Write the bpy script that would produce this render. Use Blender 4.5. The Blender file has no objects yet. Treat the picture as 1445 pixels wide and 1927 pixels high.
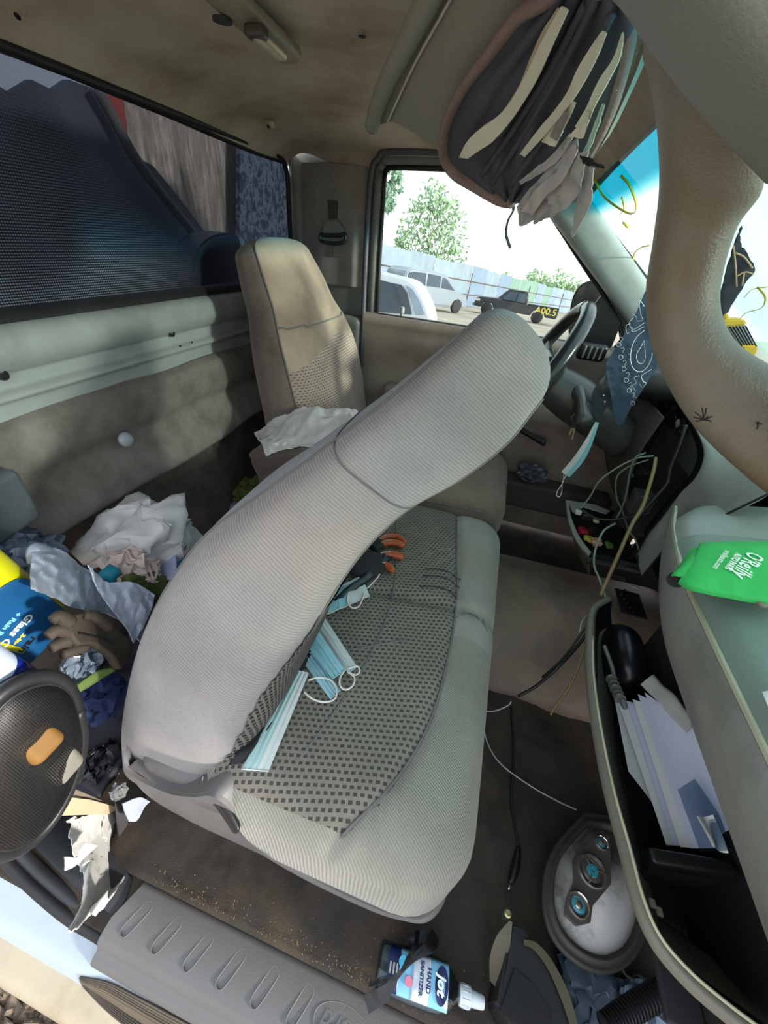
import bpy, bmesh, math, random
from mathutils import Vector, Matrix, noise, Euler
random.seed(7)
SC = bpy.context.scene
COL = SC.collection
# ---------------------------------------------------------------- camera
V = Vector
CX, CY, FOC = 722.5, 963.5, 715.0
AX = V((0.952375, 0.23902971, -0.18933211)); AY = V((0.29260973, -0.54168619, 0.78800737)); AZ = V((0.08579859, -0.80587894, -0.58583081))
CAM = V((0.0, 0.0, 1.02))
cd = bpy.data.cameras.new('camera'); cam = bpy.data.objects.new('camera', cd); COL.objects.link(cam)
cd.sensor_fit = 'VERTICAL'; cd.sensor_height = 36.0; cd.lens = FOC / 1927 * 36.0; cd.clip_start = 0.01; cd.clip_end = 400
rx = V((AX[0], AY[0], AZ[0])); ry = V((AX[1], AY[1], AZ[1])); rz = V((AX[2], AY[2], AZ[2]))
cam.matrix_world = Matrix((( rx[0], -ry[0], -rz[0], CAM[0]), (rx[1], -ry[1], -rz[1], CAM[1]), (rx[2], -ry[2], -rz[2], CAM[2]), (0, 0, 0, 1)))
SC.camera = cam
# ---------------------------------------------------------------- world, sun, exposure
SC.view_settings.view_transform = 'Standard'; SC.view_settings.look = 'None'
SC.view_settings.exposure = 0.15; SC.view_settings.gamma = 1.0; SC.view_settings.use_curve_mapping = False
W = bpy.data.worlds.new('world'); SC.world = W; W.use_nodes = True
wt = W.node_tree; wt.nodes.clear()
wo = wt.nodes.new('ShaderNodeOutputWorld'); wb = wt.nodes.new('ShaderNodeBackground')
wg = wt.nodes.new('ShaderNodeTexCoord'); ws = wt.nodes.new('ShaderNodeSeparateXYZ'); wr = wt.nodes.new('ShaderNodeValToRGB')
wt.links.new(wg.outputs['Generated'], ws.inputs[0]); wt.links.new(ws.outputs['Z'], wr.inputs[0])
wr.color_ramp.elements[0].position = 0.0; wr.color_ramp.elements[0].color = (1.0, 0.99, 0.97, 1)
wr.color_ramp.elements[1].position = 0.6; wr.color_ramp.elements[1].color = (0.80, 0.88, 1.0, 1)
wt.links.new(wr.outputs[0], wb.inputs[0]); wb.inputs[1].default_value = 1.9
wt.links.new(wb.outputs[0], wo.inputs[0])
sd = bpy.data.lights.new('sun', 'SUN'); sun = bpy.data.objects.new('sun', sd); COL.objects.link(sun)
sd.energy = 6.0; sd.angle = math.radians(5); sd.color = (1.0, 0.93, 0.84)
sun.rotation_euler = V((0.90, -0.16, 0.17)).to_track_quat('Z', 'Y').to_euler()

# ---------------------------------------------------------------- helpers
def ray(px, py):
    c = V((px - CX, py - CY, FOC)).normalized()
    return V((AX.dot(c), AY.dot(c), AZ.dot(c)))
def P(px, py, ax, v):                       # point on the plane (axis = v) that a pixel looks at
    d = ray(px, py); t = (v - CAM[ax]) / d[ax]
    return CAM + d * t
def Px(px, py, v): return P(px, py, 0, v)
def Py(px, py, v): return P(px, py, 1, v)
def Pz(px, py, v): return P(px, py, 2, v)
def PP(px, py, o, n):
    d = ray(px, py); return CAM + d * ((V(o) - CAM).dot(n) / d.dot(n))
def plane3(a, b, c): return a, (b - a).cross(c - a).normalized()
def lin(r, g=None, b=None):
    if g is None: g = b = r
    f = lambda c: (c / 255) / 12.92 if c / 255 <= 0.04045 else ((c / 255 + 0.055) / 1.055) ** 2.4
    return (f(r), f(g), f(b), 1.0)
def tag(o, label=None, cat=None, group=None, kind=None):
    if label: o['label'] = label
    if cat: o['category'] = cat
    if group: o['group'] = group
    if kind: o['kind'] = kind
    return o
def empty(name, loc, label=None, cat=None, group=None, kind=None):
    o = bpy.data.objects.new(name, None); o.empty_display_size = .05; COL.objects.link(o); o.location = loc
    o.matrix_world = Matrix.Translation(V(loc))
    return tag(o, label, cat, group, kind)
def under(o, par):
    o.parent = par; o.location = o.location - par.location
    for k in ('label', 'category', 'group'):
        if k in o: del o[k]
def mk(name, vs, fs, m=None, parent=None, smooth=True, sharp=None):
    """mesh object; vertices are given in world space and stored relative to the parent"""
    off = V((0, 0, 0)); p = parent
    while p is not None: off += p.location; p = p.parent
    vs = [V(v) for v in vs]
    org = V((0, 0, 0))
    if parent is None and vs:
        lo = V((min(v[i] for v in vs) for i in range(3))); hi = V((max(v[i] for v in vs) for i in range(3)))
        org = (lo + hi) / 2; org.z = lo.z
    me = bpy.data.meshes.new(name); me.from_pydata([v - off - org for v in vs], [], fs); me.validate()
    if smooth:
        me.shade_smooth()
        if sharp: me.set_sharp_from_angle(angle=math.radians(sharp))
    o = bpy.data.objects.new(name, me); COL.objects.link(o); o.parent = parent; o.location = org
    if m: me.materials.append(m)
    return o
def cr(pts, n):
    """Catmull-Rom through tuples/vectors of any length -> n*(len-1)+1 samples"""
    pts = [tuple(p) for p in pts]; out = []
    ext = [tuple(2 * a - b for a, b in zip(pts[0], pts[1]))] + pts + [tuple(2 * a - b for a, b in zip(pts[-1], pts[-2]))]
    for i in range(len(pts) - 1):
        p0, p1, p2, p3 = ext[i:i + 4]
        for k in range(n):
            t = k / n
            out.append(tuple(0.5 * (2 * b + (c - a) * t + (2 * a - 5 * b + 4 * c - d) * t * t + (3 * b - a - 3 * c + d) * t ** 3) for a, b, c, d in zip(p0, p1, p2, p3)))
    out.append(pts[-1]); return out
def poly(pts, n=1):
    """linear resample"""
    out = []
    for a, b in zip(pts, pts[1:]):
        for k in range(n): out.append(V(a).lerp(V(b), k / n))
    out.append(V(pts[-1])); return out
def rings(rs, close=True, cap=True, base=0):
    n = len(rs[0]); vs = [v for r in rs for v in r]; fs = []
    for i in range(len(rs) - 1):
        for j in range(n if close else n - 1):
            k = (j + 1) % n
            fs.append((base + i * n + j, base + i * n + k, base + (i + 1) * n + k, base + (i + 1) * n + j))
    if cap and close:
        fs.append(tuple(base + j for j in range(n))[::-1]); fs.append(tuple(base + (len(rs) - 1) * n + j for j in range(n)))
    return vs, fs
def join(*ms):
    V_, F_ = [], []
    for vs, fs in ms:
        b = len(V_); V_ += list(vs); F_ += [tuple(i + b for i in f) for f in fs]
    return V_, F_
def tube_g(pts, r, seg=8, sm=6, flat=1.0):
    pts = [V(p) for p in (cr(pts, sm) if sm > 1 and len(pts) > 2 else pts)]
    rs = []; up = None
    for i, p in enumerate(pts):
        t = (pts[min(i + 1, len(pts) - 1)] - pts[max(i - 1, 0)])
        if t.length < 1e-9: t = V((0, 0, 1))
        t.normalize()
        if up is None: up = t.orthogonal().normalized()
        up = (up - t * up.dot(t)); up = up.normalized() if up.length > 1e-6 else t.orthogonal().normalized()
        b = t.cross(up)
        rr = r(i / (len(pts) - 1)) if callable(r) else r
        rs.append([p + up * (rr * math.cos(a)) + b * (rr * flat * math.sin(a)) for a in [2 * math.pi * k / seg for k in range(seg)]])
    return rings(rs)
def tube(name, pts, r, m, parent=None, seg=8, sm=6, flat=1.0):
    return mk(name, *tube_g(pts, r, seg, sm, flat), m, parent)
def se(c, a, b, n, seg):
    out = []
    for k in range(seg):
        t = 2 * math.pi * k / seg; cs, sn = math.cos(t), math.sin(t)
        out.append(c + a * math.copysign(abs(cs) ** (2 / n), cs) + b * math.copysign(abs(sn) ** (2 / n), sn))
    return out
def loft_g(st, n=3.0, seg=40, sm=6, cap0=0.0, cap1=0.0, nc=5):
    """st: list of (centre, a, b) vectors"""
    flat = [tuple(c) + tuple(a) + tuple(b) for c, a, b in st]
    flat = cr(flat, sm) if len(flat) > 1 and sm > 1 else flat
    S = [(V(f[:3]), V(f[3:6]), V(f[6:9])) for f in flat]
    rs = [se(c, a, b, n, seg) for c, a, b in S]
    def cap(i, j, e):
        c, a, b = S[i]; t = (c - S[j][0]).normalized(); out = []
        for k in range(1, nc + 1):
            th = math.pi / 2 * k / nc * 0.97
            out.append(se(c + t * (e * math.sin(th)), a * math.cos(th) ** .8, b * math.cos(th) ** .8, n, seg))
        return out
    if cap0: rs = cap(0, 1, cap0)[::-1] + rs
    if cap1: rs = rs + cap(-1, -2, cap1)
    return rings(rs)
def loft(name, st, m, parent=None, **k): return mk(name, *loft_g(st, **k), m, parent)
def rbox_g(c, d, r, R=None, n=(6, 6, 6), fn=None):
    """rounded box, centre c, full dims d, radius r (number or 3-tuple), rotation matrix R"""
    r = (r, r, r) if not hasattr(r, '__len__') else r
    h = [x / 2 for x in d]; r = [min(a, b) for a, b in zip(r, h)]; idx = {}; vs = []; fs = []
    def vert(p):
        key = tuple(round(x, 6) for x in p)
        if key in idx: return idx[key]
        q = []
        for i in range(3):
            lim = h[i] - r[i]; q.append(max(-lim, min(lim, p[i] * h[i])))
        dlt = V(((p[i] * h[i] - q[i]) / r[i] if r[i] > 1e-9 else 0) for i in range(3))
        L = dlt.length
        if L > 1e-9:
            mx = max(abs(x) for x in dlt); dlt = dlt * (mx / L)
        pt = V((q[i] + dlt[i] * r[i]) for i in range(3))
        if fn: pt = fn(pt)
        if R: pt = R @ pt
        idx[key] = len(vs); vs.append(V(c) + pt); return idx[key]
    def grid(n_, h_, r_):
        """parameters in [-1,1], denser within the rounded rims"""
        e = 1 - r_ / h_ if h_ > 0 else 0; k = 4; out = [-1 + (1 - e) * (1 - math.cos(math.pi / 2 * i / k)) / 1 for i in range(k)]
        out = [-1 + (1 - e) * i / k for i in range(k)]
        mid = [(-e + 2 * e * i / n_) for i in range(n_ + 1)]
        return out + mid + [-x for x in out[::-1]]
    G = [sorted(set(round(x, 6) for x in grid(n[i], h[i], r[i]))) for i in range(3)]
    for ax in range(3):
        u, v = (ax + 1) % 3, (ax + 2) % 3
        for s in (-1, 1):
            for i in range(len(G[u]) - 1):
                for j in range(len(G[v]) - 1):
                    q = []
                    for (a, b) in ((i, j), (i + 1, j), (i + 1, j + 1), (i, j + 1)):
                        p = [0, 0, 0]; p[ax] = s; p[u] = G[u][a]; p[v] = G[v][b]; q.append(vert(p))
                    if len(set(q)) == 4: fs.append(tuple(q) if s > 0 else tuple(q[::-1]))
    return vs, fs
def rbox(name, c, d, r, m, parent=None, R=None, n=(1, 1, 1), fn=None): return mk(name, *rbox_g(c, d, r, R, n, fn), m, parent)
def grid_pts(rows, nu, nv):
    """rows: list of rows of points -> smooth grid"""
    R1 = [[V(p) for p in cr(r, nu)] if nu > 1 else [V(p) for p in r] for r in rows]
    colsn = len(R1[0]); cols = [cr([r[j] for r in R1], nv) if nv > 1 else [tuple(r[j]) for r in R1] for j in range(colsn)]
    return [[V(cols[j][i]) for j in range(colsn)] for i in range(len(cols[0]))]
def sheet_g(G, th=0.002, fn=None):
    ni, nj = len(G), len(G[0]); N = []
    if fn: G = [[fn(G[i][j], i / (ni - 1), j / (nj - 1)) for j in range(nj)] for i in range(ni)]
    for i in range(ni):
        for j in range(nj):
            a = G[min(i + 1, ni - 1)][j] - G[max(i - 1, 0)][j]; b = G[i][min(j + 1, nj - 1)] - G[i][max(j - 1, 0)]
            n = a.cross(b); N.append(n.normalized() if n.length > 1e-12 else V((0, 0, 1)))
    top = [G[i][j] + N[i * nj + j] * th / 2 for i in range(ni) for j in range(nj)]
    bot = [G[i][j] - N[i * nj + j] * th / 2 for i in range(ni) for j in range(nj)]
    K = ni * nj; fs = []
    for i in range(ni - 1):
        for j in range(nj - 1):
            a, b, c, d = i * nj + j, i * nj + j + 1, (i + 1) * nj + j + 1, (i + 1) * nj + j
            fs.append((a, d, c, b)); fs.append((a + K, b + K, c + K, d + K))
    for j in range(nj - 1):
        fs.append((j, j + 1, j + 1 + K, j + K)); q = (ni - 1) * nj; fs.append((q + j + 1, q + j, q + j + K, q + j + 1 + K))
    for i in range(ni - 1):
        fs.append(((i + 1) * nj, i * nj, i * nj + K, (i + 1) * nj + K)); q = nj - 1; fs.append((i * nj + q, (i + 1) * nj + q, (i + 1) * nj + q + K, i * nj + q + K))
    return top + bot, fs
def sheet(name, rows, m, parent=None, th=0.002, nu=6, nv=6, fn=None, sharp=50):
    return mk(name, *sheet_g(grid_pts(rows, nu, nv), th, fn), m, parent, sharp=sharp)
def prism_g(out, d):
    """closed outline + extrusion vector"""
    n = len(out); d = V(d); vs = [V(p) for p in out] + [V(p) + d for p in out]
    fs = [tuple(range(n))[::-1], tuple(range(n, 2 * n))] + [(i, (i + 1) % n, (i + 1) % n + n, i + n) for i in range(n)]
    return vs, fs
def prism(name, out, d, m, parent=None, sharp=30, bevel=0.0):
    vs, fs = prism_g(out, d)
    if not bevel: return mk(name, vs, fs, m, parent, sharp=sharp)
    bm = bmesh.new(); bv = [bm.verts.new(v) for v in vs]
    for f in fs: bm.faces.new([bv[i] for i in f])
    bmesh.ops.recalc_face_normals(bm, faces=bm.faces)
    bmesh.ops.bevel(bm, geom=[e for e in bm.edges if len(e.link_faces) == 2 and e.calc_face_angle(0) > .4], offset=bevel, segments=3, affect='EDGES')
    vs = [v.co.copy() for v in bm.verts]; fs = [tuple(v.index for v in f.verts) for f in bm.faces]; bm.free()
    return mk(name, vs, fs, m, parent, sharp=40)
def lathe_g(prof, o, axis, seg=24, cap=True):
    axis = V(axis).normalized(); u = axis.orthogonal().normalized(); w = axis.cross(u)
    rs = [[V(o) + axis * h + u * (r * math.cos(a)) + w * (r * math.sin(a)) for a in [2 * math.pi * k / seg for k in range(seg)]] for r, h in prof]
    return rings(rs, cap=cap)
def lathe(name, prof, o, axis, m, parent=None, seg=24, sharp=35, cap=True): return mk(name, *lathe_g(prof, o, axis, seg, cap), m, parent, sharp=sharp)
def basis(o, x, y, ):
    x = V(x).normalized(); y = V(y); y = (y - x * y.dot(x)).normalized(); z = x.cross(y)
    return Matrix(((x[0], y[0], z[0], o[0]), (x[1], y[1], z[1], o[1]), (x[2], y[2], z[2], o[2]), (0, 0, 0, 1)))
def text_g(s, size, M, depth=0.0003, res=3, sx=1.0, shear=0.0, bold=0.0):
    cu = bpy.data.curves.new('t', 'FONT'); cu.body = s; cu.size = size; cu.extrude = depth; cu.resolution_u = res; cu.align_x = 'CENTER'; cu.align_y = 'CENTER'; cu.shear = shear; cu.offset = bold
    ob = bpy.data.objects.new('t', cu); COL.objects.link(ob)
    dg = bpy.context.evaluated_depsgraph_get(); me = bpy.data.meshes.new_from_object(ob.evaluated_get(dg))
    vs = [M @ V((v.co.x * sx, v.co.y, v.co.z)) for v in me.vertices]; fs = [tuple(p.vertices) for p in me.polygons]
    bpy.data.objects.remove(ob); bpy.data.curves.remove(cu); bpy.data.meshes.remove(me)
    return vs, fs
def text(name, s, size, M, m, parent=None, wrap=None, **k):
    vs, fs = text_g(s, size, M, **k)
    if wrap: vs = [wrap(v) for v in vs]
    return mk(name, vs, fs, m, parent, smooth=False)

# ---------------------------------------------------------------- materials
_M = {}
class NT:
    def __init__(s, name):
        s.m = bpy.data.materials.new(name); s.m.use_nodes = True; s.t = s.m.node_tree; s.t.nodes.clear()
        s.out = s.n('ShaderNodeOutputMaterial'); s.b = s.n('ShaderNodeBsdfPrincipled'); s.l(s.b.outputs[0], s.out.inputs[0])
        s.tc = s.n('ShaderNodeTexCoord')
    def n(s, t, **k):
        x = s.t.nodes.new(t)
        for a, b in k.items(): setattr(x, a, b)
        return x
    def l(s, a, b): s.t.links.new(a, b)
    def geo(s):
        g = s.n('ShaderNodeNewGeometry'); return g.outputs['Position']
    def noise(s, co, scale, detail=3, rough=.55, dist=0.0):
        x = s.n('ShaderNodeTexNoise'); x.inputs['Scale'].default_value = scale; x.inputs['Detail'].default_value = detail; x.inputs['Roughness'].default_value = rough
        x.inputs['Distortion'].default_value = dist; s.l(co, x.inputs['Vector']); return x.outputs['Fac']
    def ramp(s, f, stops):
        r = s.n('ShaderNodeValToRGB'); e = r.color_ramp.elements
        e[0].position, e[0].color = stops[0][0], stops[0][1]; e[1].position, e[1].color = stops[-1][0], stops[-1][1]
        for p, c in stops[1:-1]:
            q = e.new(p); q.color = c
        s.l(f, r.inputs[0]); return r.outputs[0]
    def mix(s, f, a, b, mode='MIX'):
        x = s.n('ShaderNodeMix', data_type='RGBA', blend_type=mode)
        for i, q in ((0, f), (6, a), (7, b)):
            if isinstance(q, (float, int)): x.inputs[i].default_value = q
            elif isinstance(q, tuple): x.inputs[i].default_value = q
            else: s.l(q, x.inputs[i])
        return x.outputs[2]
    def math(s, op, a, b=0.0, c=0.0):
        x = s.n('ShaderNodeMath', operation=op)
        for i, q in enumerate((a, b, c)):
            if isinstance(q, (float, int)): x.inputs[i].default_value = q
            else: s.l(q, x.inputs[i])
        return x.outputs[0]
    def bump(s, f, strength=.3, dist=.002):
        x = s.n('ShaderNodeBump'); x.inputs['Strength'].default_value = strength; x.inputs['Distance'].default_value = dist
        s.l(f, x.inputs['Height']); s.l(x.outputs[0], s.b.inputs['Normal']); return x
def mat(name, col, rough=.6, metal=0.0, var=.12, vs=18, grain=.0, gs=900, spec=.5, col2=None, thr=(.35, .65), alpha=None, sheen=0, trans=0, sss=0):
    """colour varied by a broad noise, optional second colour for dirt, fine grain bump"""
    key = name
    if key in _M: return _M[key]
    q = NT(name); c = lin(*col); co = q.geo()
    nz = q.noise(co, vs, 4, .6)
    dark = tuple(x * (1 - var) for x in c[:3]) + (1,); lite = tuple(min(1, x * (1 + var)) for x in c[:3]) + (1,)
    colo = q.ramp(nz, [(.3, dark), (.7, lite)])
    if col2: colo = q.mix(q.ramp(q.noise(co, vs * .6 + 2, 5, .62, .08), [(thr[0], (0, 0, 0, 1)), (thr[1], (1, 1, 1, 1))]), colo, lin(*col2))
    q.l(colo, q.b.inputs['Base Color']); q.b.inputs['Roughness'].default_value = rough; q.b.inputs['Metallic'].default_value = metal
    q.b.inputs['Specular IOR Level'].default_value = spec
    if sheen: q.b.inputs['Sheen Weight'].default_value = sheen
    if trans: q.b.inputs['Transmission Weight'].default_value = trans
    if sss: q.b.inputs['Subsurface Weight'].default_value = sss; q.b.inputs['Subsurface Scale'].default_value = .01
    if grain: q.bump(q.noise(co, gs, 2, .6), grain, .001)
    if alpha is not None: q.b.inputs['Alpha'].default_value = alpha
    _M[key] = q.m; return q.m
# ---------------------------------------------------------------- special materials
def corduroy(name, col, d, pitch=.0042, dirt=None, depth=.0012, dthr=(.45, .75), dscale=5, rough=.95):
    q = NT(name); co = q.geo(); c = lin(*col)
    v = q.n('ShaderNodeVectorMath', operation='DOT_PRODUCT'); q.l(co, v.inputs[0]); v.inputs[1].default_value = V(d).normalized()
    nz = q.noise(co, 60, 3); f = q.math('MULTIPLY_ADD', nz, .0016, v.outputs['Value'])
    s = q.math('SINE', q.math('MULTIPLY', f, 2 * math.pi / pitch)); s = q.math('MULTIPLY_ADD', s, .5, .5)
    fib = q.noise(co, 1100, 2); hgt = q.math('MULTIPLY_ADD', fib, .7, s)
    base = q.ramp(q.noise(co, 9, 5, .6), [(.3, tuple(x * .84 for x in c[:3]) + (1,)), (.7, tuple(min(1, x * 1.12) for x in c[:3]) + (1,))])
    if dirt: base = q.mix(q.ramp(q.noise(co, dscale, 4, .55, .1), [(dthr[0], (0, 0, 0, 1)), (dthr[1], (1, 1, 1, 1))]), base, lin(*dirt))
    rib = q.ramp(s, [(.0, (.76, .76, .76, 1)), (.6, (1, 1, 1, 1))])
    base = q.mix(1.0, base, rib, 'MULTIPLY')
    base = q.mix(1.0, base, q.ramp(fib, [(.3, (.8, .8, .8, 1)), (.7, (1.08, 1.08, 1.08, 1))]), 'MULTIPLY')
    q.l(base, q.b.inputs['Base Color']); q.b.inputs['Roughness'].default_value = rough; q.b.inputs['Specular IOR Level'].default_value = .15
    q.b.inputs['Sheen Weight'].default_value = .25; q.b.inputs['Sheen Roughness'].default_value = .5
    q.bump(hgt, .6, depth); return q.m
def velour(name, col, dirt=None, dthr=(.45, .75), dscale=6):
    q = NT(name); co = q.geo(); c = lin(*col)
    fib = q.noise(co, 900, 3, .7)
    base = q.ramp(q.noise(co, 12, 5, .6), [(.3, tuple(x * .84 for x in c[:3]) + (1,)), (.7, tuple(min(1, x * 1.14) for x in c[:3]) + (1,))])
    if dirt: base = q.mix(q.ramp(q.noise(co, dscale, 4, .55, .1), [(dthr[0], (0, 0, 0, 1)), (dthr[1], (1, 1, 1, 1))]), base, lin(*dirt))
    base = q.mix(1.0, base, q.ramp(fib, [(.25, (.72, .72, .72, 1)), (.75, (1.1, 1.1, 1.1, 1))]), 'MULTIPLY')
    q.l(base, q.b.inputs['Base Color']); q.b.inputs['Roughness'].default_value = .95; q.b.inputs['Specular IOR Level'].default_value = .12
    q.b.inputs['Sheen Weight'].default_value = .25
    q.bump(fib, .5, .0015); return q.m
def woven(name, col, dark, u, v, bw=.0125, rh=.0062, rot=0.0, dirt=None, mort=.0032):
    """staggered dark weave marks on a lighter ribbed ground; u, v are the directions of the cloth"""
    q = NT(name); co = q.geo(); c = lin(*col)
    def dot(d):
        x = q.n('ShaderNodeVectorMath', operation='DOT_PRODUCT'); q.l(co, x.inputs[0]); x.inputs[1].default_value = V(d).normalized(); return x.outputs['Value']
    du, dv = dot(u), dot(v); cb = q.n('ShaderNodeCombineXYZ')
    wob = q.noise(co, 30, 2); q.l(q.math('MULTIPLY_ADD', wob, .004, du), cb.inputs[0]); q.l(q.math('MULTIPLY_ADD', wob, .003, dv), cb.inputs[1])
    br = q.n('ShaderNodeTexBrick', offset=.5, squash=1.0); q.l(cb.outputs[0], br.inputs['Vector'])
    br.inputs['Scale'].default_value = 1; br.inputs['Brick Width'].default_value = bw; br.inputs['Row Height'].default_value = rh
    br.inputs['Mortar Size'].default_value = mort * .6; br.inputs['Mortar Smooth'].default_value = .25
    fac = br.outputs['Fac']     # 1 on mortar
    fib = q.noise(co, 1000, 2)
    rib = q.math('MULTIPLY_ADD', q.math('SINE', q.math('MULTIPLY', du, 2 * math.pi / .0022)), .5, .5)
    base = q.ramp(q.noise(co, 9, 5, .6), [(.3, tuple(x * .85 for x in c[:3]) + (1,)), (.7, tuple(min(1, x * 1.1) for x in c[:3]) + (1,))])
    if dirt: base = q.mix(q.ramp(q.noise(co, 6, 4, .55, .1), [(.45, (0, 0, 0, 1)), (.75, (1, 1, 1, 1))]), base, lin(*dirt))
    base = q.mix(1.0, base, q.ramp(rib, [(0, (.75, .75, .75, 1)), (1, (1.08, 1.08, 1.08, 1))]), 'MULTIPLY')
    base = q.mix(fac, lin(*dark), base)
    base = q.mix(1.0, base, q.ramp(fib, [(.3, (.8, .8, .8, 1)), (.7, (1.1, 1.1, 1.1, 1))]), 'MULTIPLY')
    q.l(base, q.b.inputs['Base Color']); q.b.inputs['Roughness'].default_value = .95; q.b.inputs['Specular IOR Level'].default_value = .12
    q.bump(q.math('MULTIPLY_ADD', fac, 1.5, fib), .6, .0014); return q.m
def glass(name, tint=(235, 245, 240), dens=.12, rough=.03, gl=1.0):
    """thin pane: lets light through, tinted, with a fresnel reflection"""
    q = NT(name); tr = q.n('ShaderNodeBsdfTransparent'); gs = q.n('ShaderNodeBsdfGlossy'); mx = q.n('ShaderNodeMixShader'); fr = q.n('ShaderNodeFresnel')
    c = lin(*tint); tr.inputs[0].default_value = c; gs.inputs['Roughness'].default_value = rough; fr.inputs['IOR'].default_value = 1.45
    gg = q.n('ShaderNodeNewGeometry'); q.l(q.math('MULTIPLY', q.math('MULTIPLY', fr.outputs[0], gl), q.math('SUBTRACT', 1.0, gg.outputs['Backfacing'])), mx.inputs[0]); q.l(tr.outputs[0], mx.inputs[1]); q.l(gs.outputs[0], mx.inputs[2])
    q.t.nodes.remove(q.b); q.l(mx.outputs[0], q.out.inputs[0]); q.mx = mx; q.tr = tr; return q
M_cord = corduroy('seat_corduroy', (158, 155, 154), (.40, .22, .62), .0040, dirt=(172, 158, 146), dthr=(.5, .8), dscale=3)
M_vel = velour('seat_velour', (158, 157, 146), dirt=(142, 135, 115), dthr=(.5, .85))
M_velc = corduroy('seat_bolster_cord', (152, 151, 140), (.55, .83, 0), .0034, dirt=(140, 133, 112), dthr=(.52, .85))
M_fuzz = velour('seat_back_fuzz', (150, 155, 162))
M_weave = woven('seat_weave', (142, 137, 126), (78, 75, 72), (1, .25, 0), (-.25, 1, 0), .0105, .0085, mort=.0044)
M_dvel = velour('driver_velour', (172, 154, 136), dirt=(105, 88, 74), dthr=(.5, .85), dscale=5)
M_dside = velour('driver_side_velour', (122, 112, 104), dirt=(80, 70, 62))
M_dweave = woven('driver_weave', (180, 162, 150), (112, 100, 94), (0, 1, 0), (0, 0, 1), .011, .0075, mort=.0042)
M_gray = mat('grey_plastic', (118, 119, 116), .55, grain=.25, gs=500, var=.06)
M_skirt = mat('seat_skirt_plastic', (112, 110, 110), .5, grain=.15, gs=700, var=.05, col2=(110, 105, 100), thr=(.55, .8))
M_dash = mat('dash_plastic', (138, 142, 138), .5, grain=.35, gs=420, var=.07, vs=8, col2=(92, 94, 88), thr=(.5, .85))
M_dashtop = mat('dash_airbag_cover', (118, 134, 126), .6, grain=.4, gs=420, var=.05, vs=8)
M_black = mat('black_plastic', (24, 25, 27), .4, grain=.1)
M_blackm = mat('black_matte', (18, 18, 19), .8, grain=.1)
M_rubber = mat('black_rubber', (26, 27, 29), .55)
M_head = mat('headliner_cloth', (192, 180, 164), .95, grain=.5, gs=700, var=.05, vs=3, col2=(152, 134, 114), thr=(.42, .7), spec=.1)
M_carpetf = mat('floor_carpet', (66, 61, 56), 1.0, grain=1.0, gs=450, var=.28, vs=9, col2=(92, 78, 62), thr=(.5, .8), spec=.1)
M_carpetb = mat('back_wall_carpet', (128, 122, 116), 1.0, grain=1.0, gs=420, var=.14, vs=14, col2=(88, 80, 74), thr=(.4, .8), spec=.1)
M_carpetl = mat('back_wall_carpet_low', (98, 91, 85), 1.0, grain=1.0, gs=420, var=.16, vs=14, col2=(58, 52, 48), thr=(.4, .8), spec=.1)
M_metal = mat('painted_metal_grey', (150, 157, 154), .42, grain=.05, var=.07, vs=7, col2=(112, 112, 104), thr=(.45, .85))
M_tunnel = mat('tunnel_rubber', (138, 120, 104), .55, grain=.6, gs=300, var=.1, vs=7, col2=(92, 78, 68), thr=(.45, .8))
M_white = mat('white_paint', (176, 188, 198), .35, var=.03, col2=(190, 186, 172), thr=(.55, .8))
M_beige = mat('dirty_white_paint', (184, 172, 148), .5, var=.08, vs=10, col2=(156, 132, 100), thr=(.48, .8))
M_seam = mat('seam_thread', (110, 110, 106), .9)

# ---------------------------------------------------------------- shell: rear wall, floor, ceiling
Y0, Y1 = -.02, 1.53
def prof_y(name, prof, y0, y1, m, parent=None, ny=2, sm=1, th=.004, fn=None, kind='structure'):
    pr = cr(prof, sm) if sm > 1 else prof
    G = [[V((p[0], y0 + (y1 - y0) * j / ny, p[1])) for j in range(ny + 1)] for p in pr]
    o = mk(name, *sheet_g(G, th, fn), m, parent, sharp=50)
    if kind and parent is None: o['kind'] = kind
    return o
wall_back = prof_y('wall_back', [(-.812, .852), (-.795, .848), (-.778, .838), (-.772, .820), (-.772, .800), (-.782, .784), (-.792, .776), (-.792, .765), (-.790, .752), (-.780, .745), (-.778, .738), (-.790, .731), (-.790, .715), (-.788, .700), (-.790, .670)], Y0 + .05, Y1, M_metal, sm=3, ny=8)
def uneven(a, s, seed=0):
    return lambda p, i, j: p + V((a * noise.noise(V((p.x * s + seed, p.y * s, p.z * s))), 0, a * .6 * noise.noise(V((p.x * s, p.y * s + 9 + seed, p.z * s)))))
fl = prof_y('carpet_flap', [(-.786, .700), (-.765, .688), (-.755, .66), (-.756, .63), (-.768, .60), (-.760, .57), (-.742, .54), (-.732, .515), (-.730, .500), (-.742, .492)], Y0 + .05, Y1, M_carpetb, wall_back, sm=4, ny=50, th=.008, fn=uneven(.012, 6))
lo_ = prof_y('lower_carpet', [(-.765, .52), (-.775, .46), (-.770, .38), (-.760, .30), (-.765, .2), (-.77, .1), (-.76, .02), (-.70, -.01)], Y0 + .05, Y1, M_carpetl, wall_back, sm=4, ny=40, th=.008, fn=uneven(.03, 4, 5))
for px, py in ((322, 627), (4, 706)):
    p = Px(px, py, -.783); lathe('plug_hole', [(.002, 0), (.0085, 0), (.0085, .004), (.006, .004), (.005, .001)], p, (1, 0, .1), M_blackm, wall_back, 16)
for px, py in ((355, 593), (330, 599), (361, 644), (339, 651)):
    p = Px(px, py, -.777); lathe('screw_hole', [(.001, 0), (.0022, 0), (.0022, .002)], p, (1, 0, .1), M_blackm, wall_back, 8)
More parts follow.
